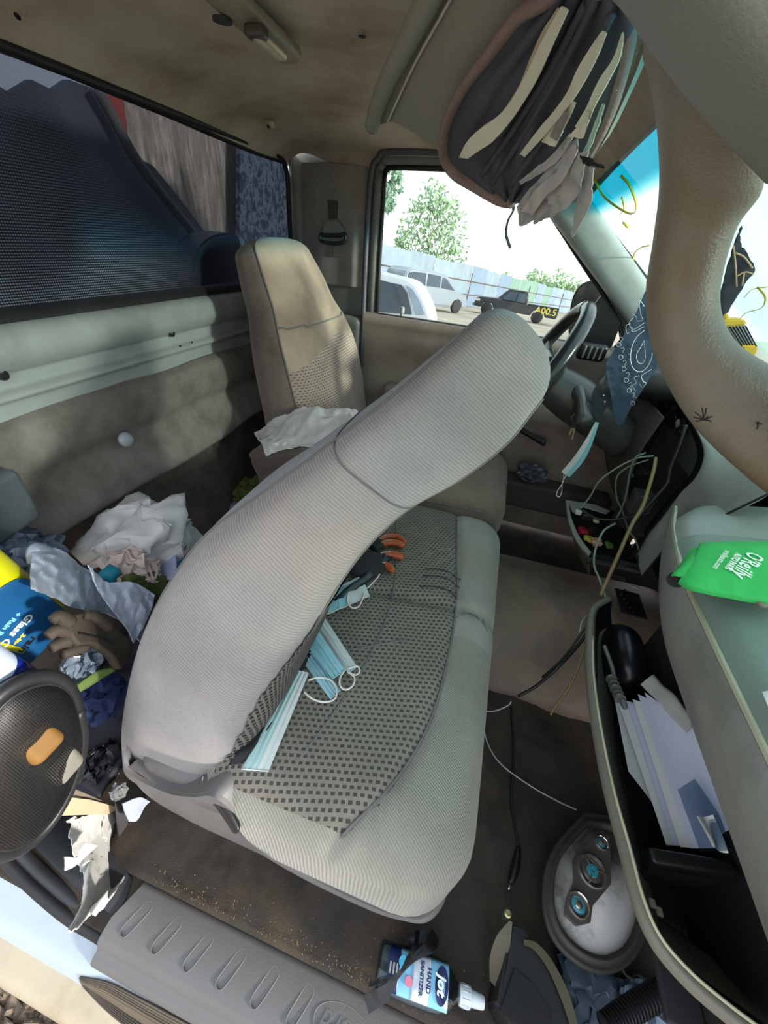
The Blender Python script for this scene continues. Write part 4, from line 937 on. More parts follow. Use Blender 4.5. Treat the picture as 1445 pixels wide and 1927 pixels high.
# base along the line from upper left to lower right
a, b = Pz(400, -30, 1.255), Pz(548, 108, 1.250)
ax = (b - a).normalized(); sd_ = ax.cross(V((0, 0, 1))).normalized()
R3 = Matrix((ax, sd_, ax.cross(sd_))).transposed()
rbox('base', (a + b) / 2, ((b - a).length, .055, .024), (.024, .024, .010), M_fit, lamp, R=R3, n=(6, 2, 1))
pf = Pz(507, 88, 1.228); 
mk('flap', *rbox_g(pf, (.085, .026, .012), (.02, .012, .006), R=R3, n=(4, 2, 1)), mat('flap_cream', (196, 184, 160), .3, .2), lamp)
mk('flap_hinge', *rbox_g(pf + ax * -.035 + V((0, 0, .003)), (.02, .03, .014), .005, R=R3), mat('hinge_dark', (70, 66, 60), .4), lamp)
lathe('screw_recess', [(.002, 0), (.013, 0), (.013, .003)], Pz(418, 35, 1.241), (0, 0, -1), mat('recess_dark', (48, 50, 50), .7), lamp, 16)
hk = empty('coat_hook', Pz(505, 222, 1.245), 'small cream coat hook on the headliner nearest the far pillar', 'hook')
loft('hook', [(Pz(500, 218, 1.25), V((.016, 0, 0)), V((0, .012, 0))), (Pz(506, 226, 1.236), V((.012, 0, 0)), V((0, .009, .002))), (Pz(512, 236, 1.226), V((.006, 0, 0)), V((0, .005, .002)))], mat('hook_cream', (184, 170, 148), .5), hk, n=2, cap0=.004, cap1=.006)
lathe('hook_hole', [(.001, 0), (.004, 0), (.004, .0015)], Pz(505, 238, 1.226) , (0, -.6, -.7), M_blackm, hk, 12)
hk2 = empty('coat_hook', Pz(22, 18, 1.25), 'cream coat hook at the top left corner of the headliner', 'hook')
loft('hook', [(Pz(18, -10, 1.25), V((.022, 0, 0)), V((0, .018, 0))), (Pz(26, 14, 1.236), V((.018, 0, 0)), V((0, .012, .002))), (Pz(36, 30, 1.226), V((.008, 0, 0)), V((0, .006, .002)))], mat('hook_cream', (184, 170, 148), .5), hk2, n=2, cap0=.004, cap1=.006)
lathe('hook_hole', [(.001, 0), (.004, 0), (.004, .0015)], Pz(33, 30, 1.224) , (0, -.6, -.7), M_blackm, hk2, 12)
tag(lathe('headliner_clip', [(.001, -.001), (.006, 0), (.006, .0008)], Pz(681, 68, 1.268), (0, 0, -1), M_blackm, ceiling, 10))
# belt guide on the far pillar
bg = empty('belt_guide', Py(625, 440, 1.49), 'seat belt guide loop on the far door pillar', 'belt guide')
M_bg = mat('belt_guide_grey', (120, 118, 112), .45)
q = lambda x, y, o=0: Py(x, y, 1.485 - o)
prism('belt_tongue', [q(616, 376), q(634, 377), q(633, 412), q(640, 432), q(604, 432), q(618, 412)], (0, .010, 0), mat('guide_dark', (60, 60, 60), .45), bg, bevel=.002)
prism('guide_shell', [q(612, 412, .012), q(634, 412, .012), q(648, 438, .012), q(646, 446, .012), q(604, 446, .012), q(604, 438, .012)], (0, .012, 0), M_bg, bg, bevel=.004)
tube('guide_loop', [q(603, 440, .02), q(605, 455, .022), q(645, 457, .022), q(649, 440, .02), q(640, 443, .02), q(612, 443, .02), q(603, 440, .02)], .006, M_black, bg, sm=3)
prism('belt_webbing', [q(626, 458, -.002), q(641, 459, -.002), q(641, 483, -.002), q(627, 482, -.002)], (0, .002, 0), mat('belt_web', (88, 84, 78), .9, grain=.5), bg)
# ---------------------------------------------------------------- steering wheel
sw = empty('steering_wheel', (.11, 1.2, .745), 'black steering wheel beyond the tipped backrest', 'steering wheel')
th = math.radians(25); u = V((math.sin(th), 0, math.cos(th))); w_ = V((0, 1, 0)); C0 = V((.11, 1.2, .745)); nn = u.cross(w_)
M_sw = mat('wheel_vinyl', (44, 46, 48), .22, grain=.1)
tube('rim', [C0 + u * (.186 * math.cos(a)) + w_ * (.186 * math.sin(a)) for a in [2 * math.pi * k / 48 for k in range(49)]], .0185, M_sw, sw, seg=14, sm=1)
if nn.x > 0: nn = -nn
rbox('airbag_pad', C0 - nn * .015, (.06, .15, .13), .028, M_sw, sw, R=Matrix((nn, w_, u)).transposed(), n=(2, 3, 3))
for a in (70, 110, 250, 290):
    a = math.radians(a); d = u * math.cos(a) + w_ * math.sin(a); loft('spoke', [(C0 - nn * .02 + d * .05, u * .018, nn * .008), (C0 - nn * .012 + d * .12, u * .014, nn * .008), (C0 + d * .178, u * .014, nn * .008)], M_sw, sw, n=2.5)
M_col = mat('column_grey', (66, 68, 64), .35)
tube('steering_column', [C0 - nn * .05, C0 - nn * .12, C0 - nn * .22, C0 - nn * .34 + V((0, 0, -.01))], lambda t: .052 + .012 * math.sin(t * 3), M_col, dash, seg=20)
p = C0 - nn * .13
tube('shift_stalk', [p + V((0, -.03, .03)), p + V((.01, -.09, .02)), p + V((.02, -.17, -.01))], lambda t: .018 + .004 * math.cos(6 * t), M_col, dash, seg=12)
lathe('ignition_lock', [(.022, 0), (.022, .02), (.012, .026), (.001, .026)], Py(1100, 772, 1.12), (-.7, -.7, 0), M_col, dash, 20)
kb = Py(1095, 775, 1.10)
ky = empty('key_ring', kb, 'bunch of keys hanging from the ignition lock', 'keys')
M_steel = mat('key_steel', (150, 142, 124), .35, .8)
tube('ignition_key', [kb, kb + V((-.012, -.012, -.004))], .003, M_black, ky, sm=1)
c = Py(1082, 786, 1.09); tube('ring', arc(c, .009, 20), .0011, M_steel, ky, seg=6, sm=1)
for k, (x, y, l) in enumerate(((1070, 818, 0), (1075, 828, 0))):
    prism('key', [Py(1079 + 2 * k, 793, 1.09 - .003 * k), Py(1083 + 2 * k, 793, 1.09 - .003 * k), Py(x + 3, y, 1.088 - .003 * k), Py(x, y, 1.088 - .003 * k)], (0, .0016, 0), M_steel, ky)
prism('key_head', [Py(1076, 790, 1.084), Py(1088, 790, 1.084), Py(1088, 806, 1.084), Py(1075, 806, 1.084)], (0, .003, 0), M_black, ky, bevel=.001)
# door mirror outside
mr = empty('door_mirror', Py(1105, 575, 1.75), "driver's door mirror housing seen through the side window", 'mirror')
L = cr([(1068, 625), (1070, 590), (1078, 555), (1095, 533), (1120, 528), (1142, 540), (1148, 575), (1136, 632), (1110, 655), (1075, 650), (1068, 625)], 3)[:-1]
prism('housing', [Py(x, y, 1.75) for x, y in L], (.04, .06, 0), M_black, mr, bevel=.006)
prism('mirror_glass', [Py(1105 + (x - 1105) * .9, 585 + (y - 585) * .9, 1.747) for x, y in L], (0, -.002, 0), mat('mirror_face', (90, 88, 84), .12, .6, var=.25, vs=20), mr)
# ---------------------------------------------------------------- things hanging by the column
def hang(name, rows, y, m, label, cat, a=.004, s=25, seed=0, th=.0012, ys=None):
    R_ = [[Py(x_, y_, y) for x_, y_ in r] for r in rows]
    return single(name, *sheet_g(grid_pts(R_, 6, 6), th, along((-.3, -1, 0), a, s, seed)), m, label, cat, sharp=60)
ban = empty('bandana', Py(1190, 640, 1.08), 'navy paisley bandana hanging down to a point beside the wheel', 'bandana')
M_ban = mat('bandana_navy', (54, 72, 92), .9, grain=.3, var=.14, vs=16)
R_ = [[Py(x, y, 1.08) for x, y in r] for r in ([(1214, 548), (1195, 592), (1168, 640), (1147, 672), (1140, 692), (1149, 740), (1156, 785), (1162, 800)], [(1228, 552), (1212, 600), (1190, 645), (1175, 690), (1168, 720), (1170, 755), (1170, 780), (1166, 799)], [(1250, 560), (1245, 600), (1240, 650), (1236, 690), (1222, 712), (1205, 740), (1188, 765), (1172, 798)])]
Gb = grid_pts(R_, 6, 6); mk('cloth', *sheet_g(Gb, .0012, along((-.3, -1, 0), .003, 18, 3)), M_ban, ban, sharp=60)
bq = lambda x, y: Py(x, y, 1.072)
def motif(pts, r=.0009): tube('printed_motif', [bq(*p) for p in pts], r, mat('bandana_print', (196, 206, 204), .9), ban, seg=5, flat=.5)
def cropc(l): return [(980 + x * 280 / 1445, 540 + y * 320 / 1651) for x, y in l]
motif(cropc([(1200, 420), (1130, 480), (1085, 560), (1065, 660), (1075, 760), (1120, 815), (1180, 815), (1230, 770), (1265, 700), (1275, 640)]))
motif(cropc([(1195, 520), (1160, 590), (1125, 650), (1130, 720), (1170, 745), (1205, 700), (1205, 620), (1195, 520)]))
motif(cropc([(1200, 190), (1150, 130), (1165, 270), (1185, 320), (1130, 330), (1120, 290), (1080, 260)]), .0007)
motif(cropc([(1195, 350), (1120, 400), (1080, 410), (1050, 350), (1090, 300)]), .0007); motif(cropc([(1195, 385), (1110, 430), (1075, 425), (1080, 395)]), .0007)
motif(cropc([(1060, 355), (1020, 380), (1030, 450), (1055, 440)]), .0007)
for x, y in ((970, 500), (985, 600), (1005, 725), (1035, 840), (1060, 940), (1085, 1040)): motif(cropc([(x - 15, y), (x + 5, y - 12), (x + 18, y + 10), (x + 2, y + 25), (x + 12, y + 38)]), .0007)
for x, y in ((950, 560), (970, 680), (1000, 795), (1022, 905), (1050, 1005), (1085, 1130)): motif(cropc([(x - 15, y - 20), (x + 15, y - 15), (x + 20, y + 10), (x - 5, y + 22), (x - 18, y + 5), (x - 15, y - 20)]), .0007)
motif(cropc([(1270, 800), (1200, 840), (1170, 870), (1190, 920), (1215, 935), (1180, 975), (1150, 940)]), .0008); motif(cropc([(1150, 860), (1100, 880), (1120, 930), (1085, 960), (1110, 1010), (1090, 1050), (1130, 1080)]), .0008)
for k in range(9):
    x, y = [(1075, 600), (1062, 650), (1064, 700), (1078, 750), (1105, 795), (1145, 825), (1190, 820), (1232, 782), (1262, 720)][k]; motif(cropc([(x - 8, y), (x - 16, y + 4)]), .0009)
gm = hang('cloth_mask', [[(1140, 700), (1125, 718), (1114, 742), (1113, 768), (1119, 790)], [(1146, 705), (1134, 730), (1126, 755), (1122, 775), (1121, 792)], [(1154, 722), (1150, 745), (1142, 765), (1132, 782), (1123, 793)]], 1.12, mat('mask_charcoal', (64, 72, 74), .9, var=.1), 'folded charcoal cloth mask hanging between wheel and bandana', 'mask')
for x, y in ((1136, 744), (1138, 756)): lathe('printed_dot', [(.0025, 0), (.0025, .0006), (.0005, .0006)], Py(x, y, 1.108), (-.2, -1, 0), M_wht, gm, 10)
M_m1 = mat('mask_blue', (138, 196, 206), .8, var=.05, grain=.2, gs=1500); M_m2 = mat('mask_white', (206, 214, 212), .8, var=.04, grain=.2, gs=1500); M_m3 = mat('mask_pale_blue', (160, 208, 222), .8, var=.06, grain=.2, gs=1500)
M_loop = mat('ear_loop', (224, 222, 212), .9)
hm = empty('face_mask', Py(1095, 840, 1.06), 'blue and white face mask hanging folded below the cloth mask, its loop dangling', 'mask')
for nm, m, rr, o in (('white_fold', M_m2, [[(1120, 794), (1100, 830), (1078, 862), (1056, 888)], [(1122, 796), (1106, 835), (1086, 868), (1064, 893)]], 0), ('blue_fold', M_m1, [[(1121, 794), (1106, 832), (1084, 866), (1063, 892)], [(1127, 796), (1112, 840), (1096, 870), (1071, 898)]], .002)):
    mk(nm, *sheet_g(grid_pts([[Py(x, y, 1.06 + o) for x, y in r] for r in rr], 5, 5), .002), m, hm, sharp=60)
tube('ear_loop', [Py(x, y, 1.058) for x, y in ((1061, 892), (1059, 908), (1050, 922), (1047, 932), (1053, 935), (1057, 925), (1058, 908), (1066, 894))], .0012, M_loop, hm, seg=6)
# ---------------------------------------------------------------- on the passenger cushion
def on_seat(px, py, up=.0):
    """where the pixel's ray meets the cushion top"""
    z = .38
    for _ in range(4):
        p = Pz(px, py, z + up); z = ctop(p.x, p.y).z
    return Pz(px, py, z + up)
def face_mask(c, m, m2, label, up=.004, loops=(), pleats=4, name='face_mask'):
    """c: corners in order far-left, far-right, near-right, near-left; pleated sheet lying on the cushion"""
    t = empty(name, on_seat(sum(p[0] for p in c) / 4, sum(p[1] for p in c) / 4, up), label, 'mask', 'face masks lying on the passenger cushion')
    n, mm = 28, 14
    q = [on_seat(x, y, up) for x, y in c]; G = []
    for j in range(mm + 1):
        row = []
        for i in range(n + 1):
            u_ = i / n; p = q[0].lerp(q[1], u_).lerp(q[3].lerp(q[2], u_), j / mm)
            s = (u_ * pleats) % 1.0
            row.append(p + V((0, 0, .0022 * (1 - abs(2 * s - 1)) + .004 * math.sin(math.pi * j / mm) * math.sin(math.pi * u_) + .001 * noise.noise(p * 40))))
        G.append(row)
    h = int(n * .60)
    mk('outer_ply', *sheet_g([r[:h + 1] for r in G], .0016), m, t, sharp=60)
    mk('inner_ply', *sheet_g([r[h:] for r in G], .0016), m2, t, sharp=60)
    for e in (0, mm):
        tube('welded_edge', [G[e][i] + V((0, 0, .001)) for i in range(0, n + 1, 2)], .0012, m2, t, seg=5, sm=1)
    for k in (int(n * .2), int(n * .4)):
        tube('stitch_line', [G[j][k] + V((0, 0, .0014)) for j in range(mm + 1)], .0005, mat('mask_stitch', (176, 206, 208), .8), t, seg=5, sm=1)
    for L in loops:
        tube('ear_loop', [on_seat(x, y, up + .004) for x, y in L], .0016, M_loop, t, seg=6)
    return t
face_mask([(553, 1262), (580, 1268), (505, 1452), (455, 1448)], mat('mask_aqua', (176, 208, 206), .8, var=.05, grain=.2, gs=1500), M_m2, 'longest pale aqua face mask, nearest the door on the seat cushion', up=.010, loops=[[(580, 1280), (600, 1275), (622, 1280), (633, 1295), (630, 1315), (610, 1321), (588, 1315), (572, 1302)]])
face_mask([(566, 1240), (590, 1226), (640, 1300), (622, 1316)], M_m3, M_m3, 'small blue face mask half hidden under the pair of masks', up=.004, loops=[])
face_mask([(590, 1172), (612, 1165), (672, 1255), (655, 1268)], M_m2, M_m2, 'white inner face of a mask beside the bright blue one', up=.008, loops=[[(655, 1258), (672, 1254), (677, 1262), (670, 1270), (658, 1266)]], pleats=3)
face_mask([(566, 1200), (594, 1180), (650, 1262), (626, 1278)], M_m1, M_m3, 'bright blue folded mask in the middle of the cushion', up=.016, loops=[[(648, 1262), (640, 1275), (640, 1290), (650, 1298), (664, 1290), (667, 1275), (655, 1264)]])
face_mask([(600, 1125), (680, 1085), (696, 1122), (600, 1164)], M_m1, M_m2, 'face mask farthest back, sticking out from under the backrest beside the glove', up=.012, loops=[[(680, 1090), (664, 1100), (655, 1118), (655, 1135), (664, 1144), (676, 1140), (684, 1120), (684, 1100), (680, 1090)], [(690, 1108), (700, 1098), (714, 1080), (700, 1072), (704, 1060), (714, 1056), (726, 1062)]])
# work glove
gl = empty('work_glove', on_seat(735, 1045, .01), 'black work glove with orange dipped fingers on the seat cushion', 'glove')
M_or = mat('dipped_orange', (168, 82, 40), .45, var=.12, vs=50); M_gk = mat('glove_knit', (42, 44, 46), .9, grain=.5); M_gp = mat('glove_piping', (150, 146, 132), .7)
for pts, r in (([(700, 1030), (722, 1012), (745, 1010), (765, 1022)], .0085), ([(705, 1035), (725, 1022), (745, 1022), (762, 1028)], .0095), ([(705, 1052), (722, 1044), (742, 1044), (760, 1050)], .0100), ([(700, 1070), (716, 1063), (730, 1066), (742, 1076)], .0095)):
    P_ = [on_seat(x, y, .012) for x, y in pts]
    vs_, fs_ = tube_g(P_, lambda t, r=r: r * (1 - .35 * max(0, t - .75) / .25) if t < .97 else r * .35, 12, 6)
    A_, B_ = split(vs_, fs_, lambda c: (c - P_[0]).length < (P_[-1] - P_[0]).length * .38)
    mk('finger', *B_, M_or, gl); mk('finger_knit', *A_, M_gk, gl)
    tube('finger_trim', [P_[0].lerp(P_[1], .6) + V((0, 0, r)), P_[1] + V((0, -.003, r * 1.05)), P_[2].lerp(P_[1], .4) + V((0, 0, r * 1.05))], .002, M_gp, gl, seg=6, flat=.6)
mk('palm', *rbox_g(on_seat(690, 1062, .014), (.085, .08, .026), (.03, .03, .012), R=Matrix.Rotation(.5, 3, 'Z'), n=(3, 3, 1)), M_gk, gl)
sheetrows = [[on_seat(x, y, u_) for x, y, u_ in r] for r in ([(725, 1048, .02), (690, 1078, .022), (655, 1105, .02), (625, 1130, .012)], [(738, 1050, .01), (706, 1085, .012), (672, 1112, .010), (640, 1140, .006)])]
single('dark_cloth', *sheet_g(grid_pts(sheetrows, 6, 3), .003, crumple(.003, 40, 2)), mat('cloth_teal_black', (28, 42, 50), .35), 'dark teal glossy cloth between the glove and the backrest', 'cloth')
bs = [[(560, 1225), (520, 1285), (480, 1350), (446, 1415), (430, 1440)], [(585, 1232), (556, 1290), (520, 1350), (480, 1410), (455, 1440)]]
single('black_bag_strap', *sheet_g(grid_pts([[on_seat(x, y, .006) for x, y in r] for r in bs], 6, 4), .003, crumple(.003, 30, 6)), mat('strap_black', (24, 25, 28), .7), 'black strap of cloth along the foot of the tipped backrest', 'strap')
# white cloth on the driver's cushion
wr_ = [([(480, 824), (520, 796), (572, 776), (620, 776), (672, 780)], .935), ([(486, 832), (525, 812), (575, 798), (630, 800), (672, 800)], .90), ([(492, 842), (530, 838), (575, 842), (630, 835), (665, 825)], .845), ([(504, 866), (522, 858), (560, 850), (610, 848), (650, 840)], .828)]
single('white_rag', *sheet_g(grid_pts([[Py(x, y, d) + V((0, -.003, .010)) for x, y in r] for r, d in wr_], 14, 12), .002, crumple(.007, 30, 4)), mat('rag_white', (216, 216, 214), .9, var=.05, grain=.3), 'crumpled white cloth draped over the folded middle armrest', 'cloth', sharp=35)
# ---------------------------------------------------------------- behind the seats: rubbish
def bag(name, c, d, m, label, cat, seed=0, a=.25, s=3.0, R=None, group=None, sub=26, sharp=40):
    """crumpled closed bag: a rounded lump with ridged folds"""
    vs_, fs_ = rbox_g((0, 0, 0), (1, 1, 1), (.45, .45, .45), n=(sub, sub, sub)); out_ = []
    for v in vs_:
        n_ = v.normalized(); q_ = n_ * s + V((seed, seed * .7, -seed))
        r = 1 - abs(noise.noise(q_ * .8)) * 2; r2 = 1 - abs(noise.noise(q_ * 1.9)) * 2
        k = 1 + a * (r * .6 + r2 * .35 - .4)
        w1, w2 = noise.noise_vector(q_ * .9 + V((9, 2, 4))), noise.noise_vector(q_ * 2.2)
        vv = v * k + w1 * (a * .8) + V((abs(w2.x), abs(w2.y), abs(w2.z))) * (a * .45) * (1 if w2.x > 0 else -1) * .6
        p = V((vv.x * d[0], vv.y * d[1], vv.z * d[2]))
        if R: p = R @ p
        out_.append(V(c) + p)
    return single(name, out_, fs_, m, label, cat, group, sharp=sharp)
M_pbag = mat('plastic_bag_white', (214, 212, 212), .45, var=.04, sss=.0)
M_gbag = mat('plastic_bag_grey', (150, 160, 176), .35, var=.08)
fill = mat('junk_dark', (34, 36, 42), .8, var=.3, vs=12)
# dark heap the rubbish rests on
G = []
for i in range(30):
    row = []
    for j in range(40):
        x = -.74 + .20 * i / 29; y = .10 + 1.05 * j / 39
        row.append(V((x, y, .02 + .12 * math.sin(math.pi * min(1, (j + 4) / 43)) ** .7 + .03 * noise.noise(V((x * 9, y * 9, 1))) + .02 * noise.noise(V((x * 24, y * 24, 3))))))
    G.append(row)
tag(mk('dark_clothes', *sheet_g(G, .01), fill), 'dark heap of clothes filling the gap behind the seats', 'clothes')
bag('plastic_bag', Px(268, 1015, -.62), (.15, .17, .13), M_pbag, 'white knotted plastic bag, highest on the heap against the carpeted back wall', 'bag', seed=2, a=.26, s=2.2, sharp=70)
single('plastic_bag_tail', *sheet_g(grid_pts([[Px(x, y, -.60) for x, y in r] for r in ([(300, 955), (345, 985), (385, 1012), (360, 1040)], [(310, 985), (335, 1010), (350, 1030), (335, 1055)])], 8, 8), .002, crumple(.01, 20, 5)), M_pbag, 'flat white plastic flap spreading from the knotted bag to the backrest', 'bag', sharp=40)
rb = bag('shop_bag', Px(252, 1072, -.56), (.075, .06, .075), mat('bag_cream', (216, 196, 188), .4), 'small cream shop bag with a red mark below the white bag', 'bag', seed=5, a=.3)
mk('red_mark', *rbox_g(V((.022, -.012, .014)) + rb.location + V((0, 0, .035)), (.02, .03, .028), (.01, .01, .01), n=(3, 3, 3), fn=lambda p: p * (1 + .3 * noise.noise(p * 90))), mat('print_red', (168, 24, 40), .5), rb)
tube('teal_roll', [Px(196, 1090, -.56), Px(216, 1072, -.56)], .014, mat('teal_plastic', (34, 146, 176), .5), seg=14, sm=1); tag(bpy.data.objects['teal_roll'], 'short teal cylinder beside the small shop bag', 'roll')
rbox('paper_card', Px(300, 1075, -.55), (.07, .05, .008), .003, mat('card_lilac', (170, 180, 216), .6), None, R=Matrix.Rotation(.5, 3, 'X') @ Matrix.Rotation(.6, 3, 'Z')); tag(bpy.data.objects['paper_card'], 'lilac card between the shop bag and the backrest', 'card')
rbox('blue_wrapper', Px(334, 1056, -.55), (.02, .018, .014), .003, mat('blue_box', (36, 132, 200), .5), None); tag(bpy.data.objects['blue_wrapper'], 'tiny bright blue wrapper at the backrest edge', 'wrapper')
M_ggl = mat('green_knit', (84, 100, 52), .95, grain=.6, gs=700, var=.15, vs=60)
gg = empty('knit_glove', Px(272, 1098, -.53), 'olive green ribbed knitted glove on the heap', 'glove')
for k in range(4):
    o = 9 * k; tube('knit_finger', [Px(236 + o * .4, 1092 + o, -.53), Px(262 + o * .6, 1084 + o, -.53), Px(288 + o * .4, 1084 + o, -.53), Px(310, 1092 + o * .8, -.53)], .0085, M_ggl, gg, seg=10)
rows = [[(62, 1040), (110, 1032), (150, 1062), (185, 1082), (225, 1110), (262, 1130)], [(58, 1075), (105, 1075), (150, 1095), (195, 1118), (235, 1140), (272, 1165)], [(62, 1105), (95, 1120), (140, 1140), (185, 1150), (225, 1165), (262, 1205)]]
single('plastic_bag', *sheet_g(grid_pts([[Px(x, y, -.56 + .02 * i) for x, y in r] for i, r in enumerate(rows)], 14, 16), .002, along((.7, -.4, .5), .020, 22, 3)), M_gbag, 'limp grey plastic bag stretched across the heap towards the yellow jug', 'bag', sharp=35)
tube('bag_handle', [Px(x, y, -.555) for x, y in ((64, 1060), (62, 1040), (72, 1030), (95, 1036), (120, 1055), (150, 1075))], .008, M_gbag, bpy.data.objects['plastic_bag.001'], seg=8, flat=.4)
rows = [[(165, 1062), (200, 1094), (250, 1095), (290, 1118)], [(185, 1110), (220, 1130), (262, 1140), (282, 1150)], [(210, 1145), (225, 1165), (240, 1185), (250, 1208)]]
single('plastic_bag', *sheet_g(grid_pts([[Px(x, y, -.50 + .005 * i) for x, y in r] for i, r in enumerate(rows)], 12, 12), .002, along((.7, -.4, .5), .012, 26, 8)), mat('plastic_pale_blue', (196, 206, 226), .5, var=.04), 'pale blue-white plastic bag hanging below the knitted glove', 'bag', sharp=35)
bag('plastic_film', Px(20, 1060, -.70), (.10, .12, .08), mat('film_blue_grey', (92, 106, 126), .3), 'translucent blue-grey plastic film behind the yellow jug', 'plastic', seed=9, a=.35)
# leather glove
lg = empty('leather_glove', Px(185, 1200, -.50), 'dirty brown leather work glove on the heap below the grey bag', 'glove')
M_lg = mat('leather_brown', (66, 58, 48), .75, var=.2, vs=30, grain=.4)
mk('palm', *sheet_g(grid_pts([[Px(x, y, -.48 + .01 * i) for x, y in r] for i, r in enumerate(([(120, 1165), (165, 1160), (210, 1185), (245, 1210)], [(130, 1195), (170, 1190), (210, 1215), (240, 1240)], [(150, 1215), (180, 1215), (200, 1235), (222, 1262)]))], 8, 8), .012, crumple(.006, 22, 4)), M_lg, lg)
for k, pts in enumerate(([(130, 1172), (112, 1160), (98, 1168)], [(135, 1190), (108, 1186), (90, 1198)], [(145, 1205), (118, 1208), (96, 1220)], [(160, 1215), (135, 1225), (118, 1232)])):
    tube('finger', [Px(x, y, -.475) for x, y in pts], lambda t: .010 * (1 - .3 * t), M_lg, lg, seg=10)
tube('finger', [Px(x, y, -.47) for x, y in ((205, 1180), (180, 1160), (160, 1158))], lambda t: .009 * (1 - .3 * t), M_lg, lg, seg=10)
tube('glove_seam', [Px(x, y, -.462) for x, y in ((150, 1192), (185, 1200), (210, 1212), (212, 1240))], .0014, M_blackm, lg)
bag('plastic_film', Px(152, 1252, -.50), (.035, .04, .05), mat('film_pale', (120, 134, 152), .3), 'small crumpled clear wrapper under the leather glove', 'wrapper', seed=12, a=.4)
single('green_strap', *sheet_g(grid_pts([[Px(x, y, -.475) for x, y in r] for r in ([(142, 1292), (160, 1278), (185, 1262), (208, 1256)], [(146, 1304), (170, 1290), (195, 1274), (218, 1260)])], 5, 3), .003), mat('strap_green', (98, 122, 62), .8), 'flat green strap curving past the black mesh', 'strap')
bag('blue_cloth', Px(192, 1315, -.56), (.06, .08, .08), mat('cloth_blue', (34, 48, 92), .9, var=.2), 'folded dark blue cloth between the mesh and the backrest', 'cloth', seed=15, a=.2)
bag('dark_bag', Px(193, 1440, -.575), (.05, .06, .08), mat('bag_black', (30, 32, 38), .3), 'crumpled black plastic bag wedged behind the backrest', 'bag', seed=18, a=.4)
bag('plastic_cup', Px(222, 1490, -.48), (.022, .025, .035), mat('cup_grey', (110, 112, 112), .4), 'small grey crushed cup beside the black bag', 'cup', seed=21, a=.2)
bag('olive_rag', Pz(462, 925, .25), (.09, .10, .08), mat('rag_olive', (88, 98, 44), .9, var=.15), "olive green rag against the driver's seat base", 'cloth', seed=24, a=.3)
bag('tissue', Pz(436, 952, .22), (.05, .06, .04), mat('tissue_blue', (120, 134, 156), .8), 'pale blue tissue between the olive rag and the dark rag', 'tissue', seed=26, a=.3)
bag('dark_rag', Pz(395, 985, .17), (.12, .12, .05), mat('rag_dark', (62, 58, 56), .9, var=.2), 'dark brown rag on the floor behind the tipped backrest', 'cloth', seed=28, a=.4)
# yellow washer jug
jg = empty('washer_jug', Px(30, 1170, -.60), 'yellow glass cleaner jug with a blue label at the left edge', 'jug')
jc = Px(8, 1170, -.58); e1 = (Px(60, 1230, -.58) - Px(75, 1150, -.58)).normalized()
a_, b_, c_2 = Px(75, 1152, -.56), Px(38, 1232, -.56), Px(-60, 1190, -.56)
jx = (a_ - Px(0, 1095, -.56)).normalized(); jy = (b_ - a_).normalized(); jy = (jy - jx * jy.dot(jx)).normalized(); jz = jx.cross(jy)
JR = Matrix((jx, jy, jz)).transposed(); dep = jz if jz.dot(CAM - jc) < 0 else -jz
jctr = Px(-14, 1150, -.545) + dep * .035
M_yel = mat('jug_yellow', (196, 196, 20), .35, var=.05)
mk('jug_body', *rbox_g(jctr + jx * .02, (.20, .125, .07), (.03, .03, .03), R=JR, n=(3, 3, 2)), M_yel, jg)
lb = jctr + jx * .045 - dep * .0365
mk('label', *rbox_g(lb, (.13, .10, .002), (.02, .03, .001), R=JR, n=(2, 2, 1)), mat('label_blue', (16, 78, 128), .4), jg)
mk('label_swoosh', *rbox_g(lb - dep * .001 - jx * .01 + jy * .028, (.10, .007, .0012), (.003, .003, .0005), R=JR @ Matrix.Rotation(-.2, 3, 'Z')), M_yel, jg)
lq = lambda x, y: PP(x, y, lb - dep * .0022, dep)
for s, c, sz, mm in (('Glass Cl', (30, 1188), .0150, M_wht), ('+ Rain R', (17, 1174), .0095, mat('print_sky', (120, 200, 220), .5)), ('2-in-1', (34, 1206), .0085, mat('print_gold', (220, 200, 60), .5)), ('rain', (52, 1214), .0155, M_black)):
    o = lq(*c); M = basis(o, lq(c[0] - 7, c[1] + 7.5) - o, lq(c[0] + 7, c[1] + 6) - o)
    text('label_text', s, sz, M, mm, jg, depth=.0002, bold=.0004)
# aerosol can
cn = empty('spray_can', Px(15, 1250, -.47), 'blue, white and pink printed spray can at the left edge, above the mesh', 'can')
ca, cb = Px(-95, 1235, -.50), Px(22, 1300, -.50); cax = (cb - ca).normalized()
lathe('can_body', [(.001, 0), (.031, 0), (.032, .003), (.032, (cb - ca).length)], ca, cax, mat('can_white', (196, 208, 232), .25), cn, 36)
lathe('blue_band', [(.0322, .055), (.0323, .056), (.0323, .100), (.0322, .101)], ca, cax, mat('can_blue', (24, 44, 150), .25), cn, 36, cap=False)
lathe('pink_band', [(.0322, (cb - ca).length - .030), (.0323, (cb - ca).length - .029), (.0323, (cb - ca).length - .006)], ca, cax, mat('can_pink', (206, 150, 176), .3), cn, 36, cap=False)
for k in range(9): lathe('print_line', [(.0323, .104 + .0045 * k), (.0325, .1045 + .0045 * k), (.0325, .1055 + .0045 * k), (.0323, .106 + .0045 * k)], ca, cax, mat('can_blue', (24, 44, 150), .25), cn, 36, cap=False)
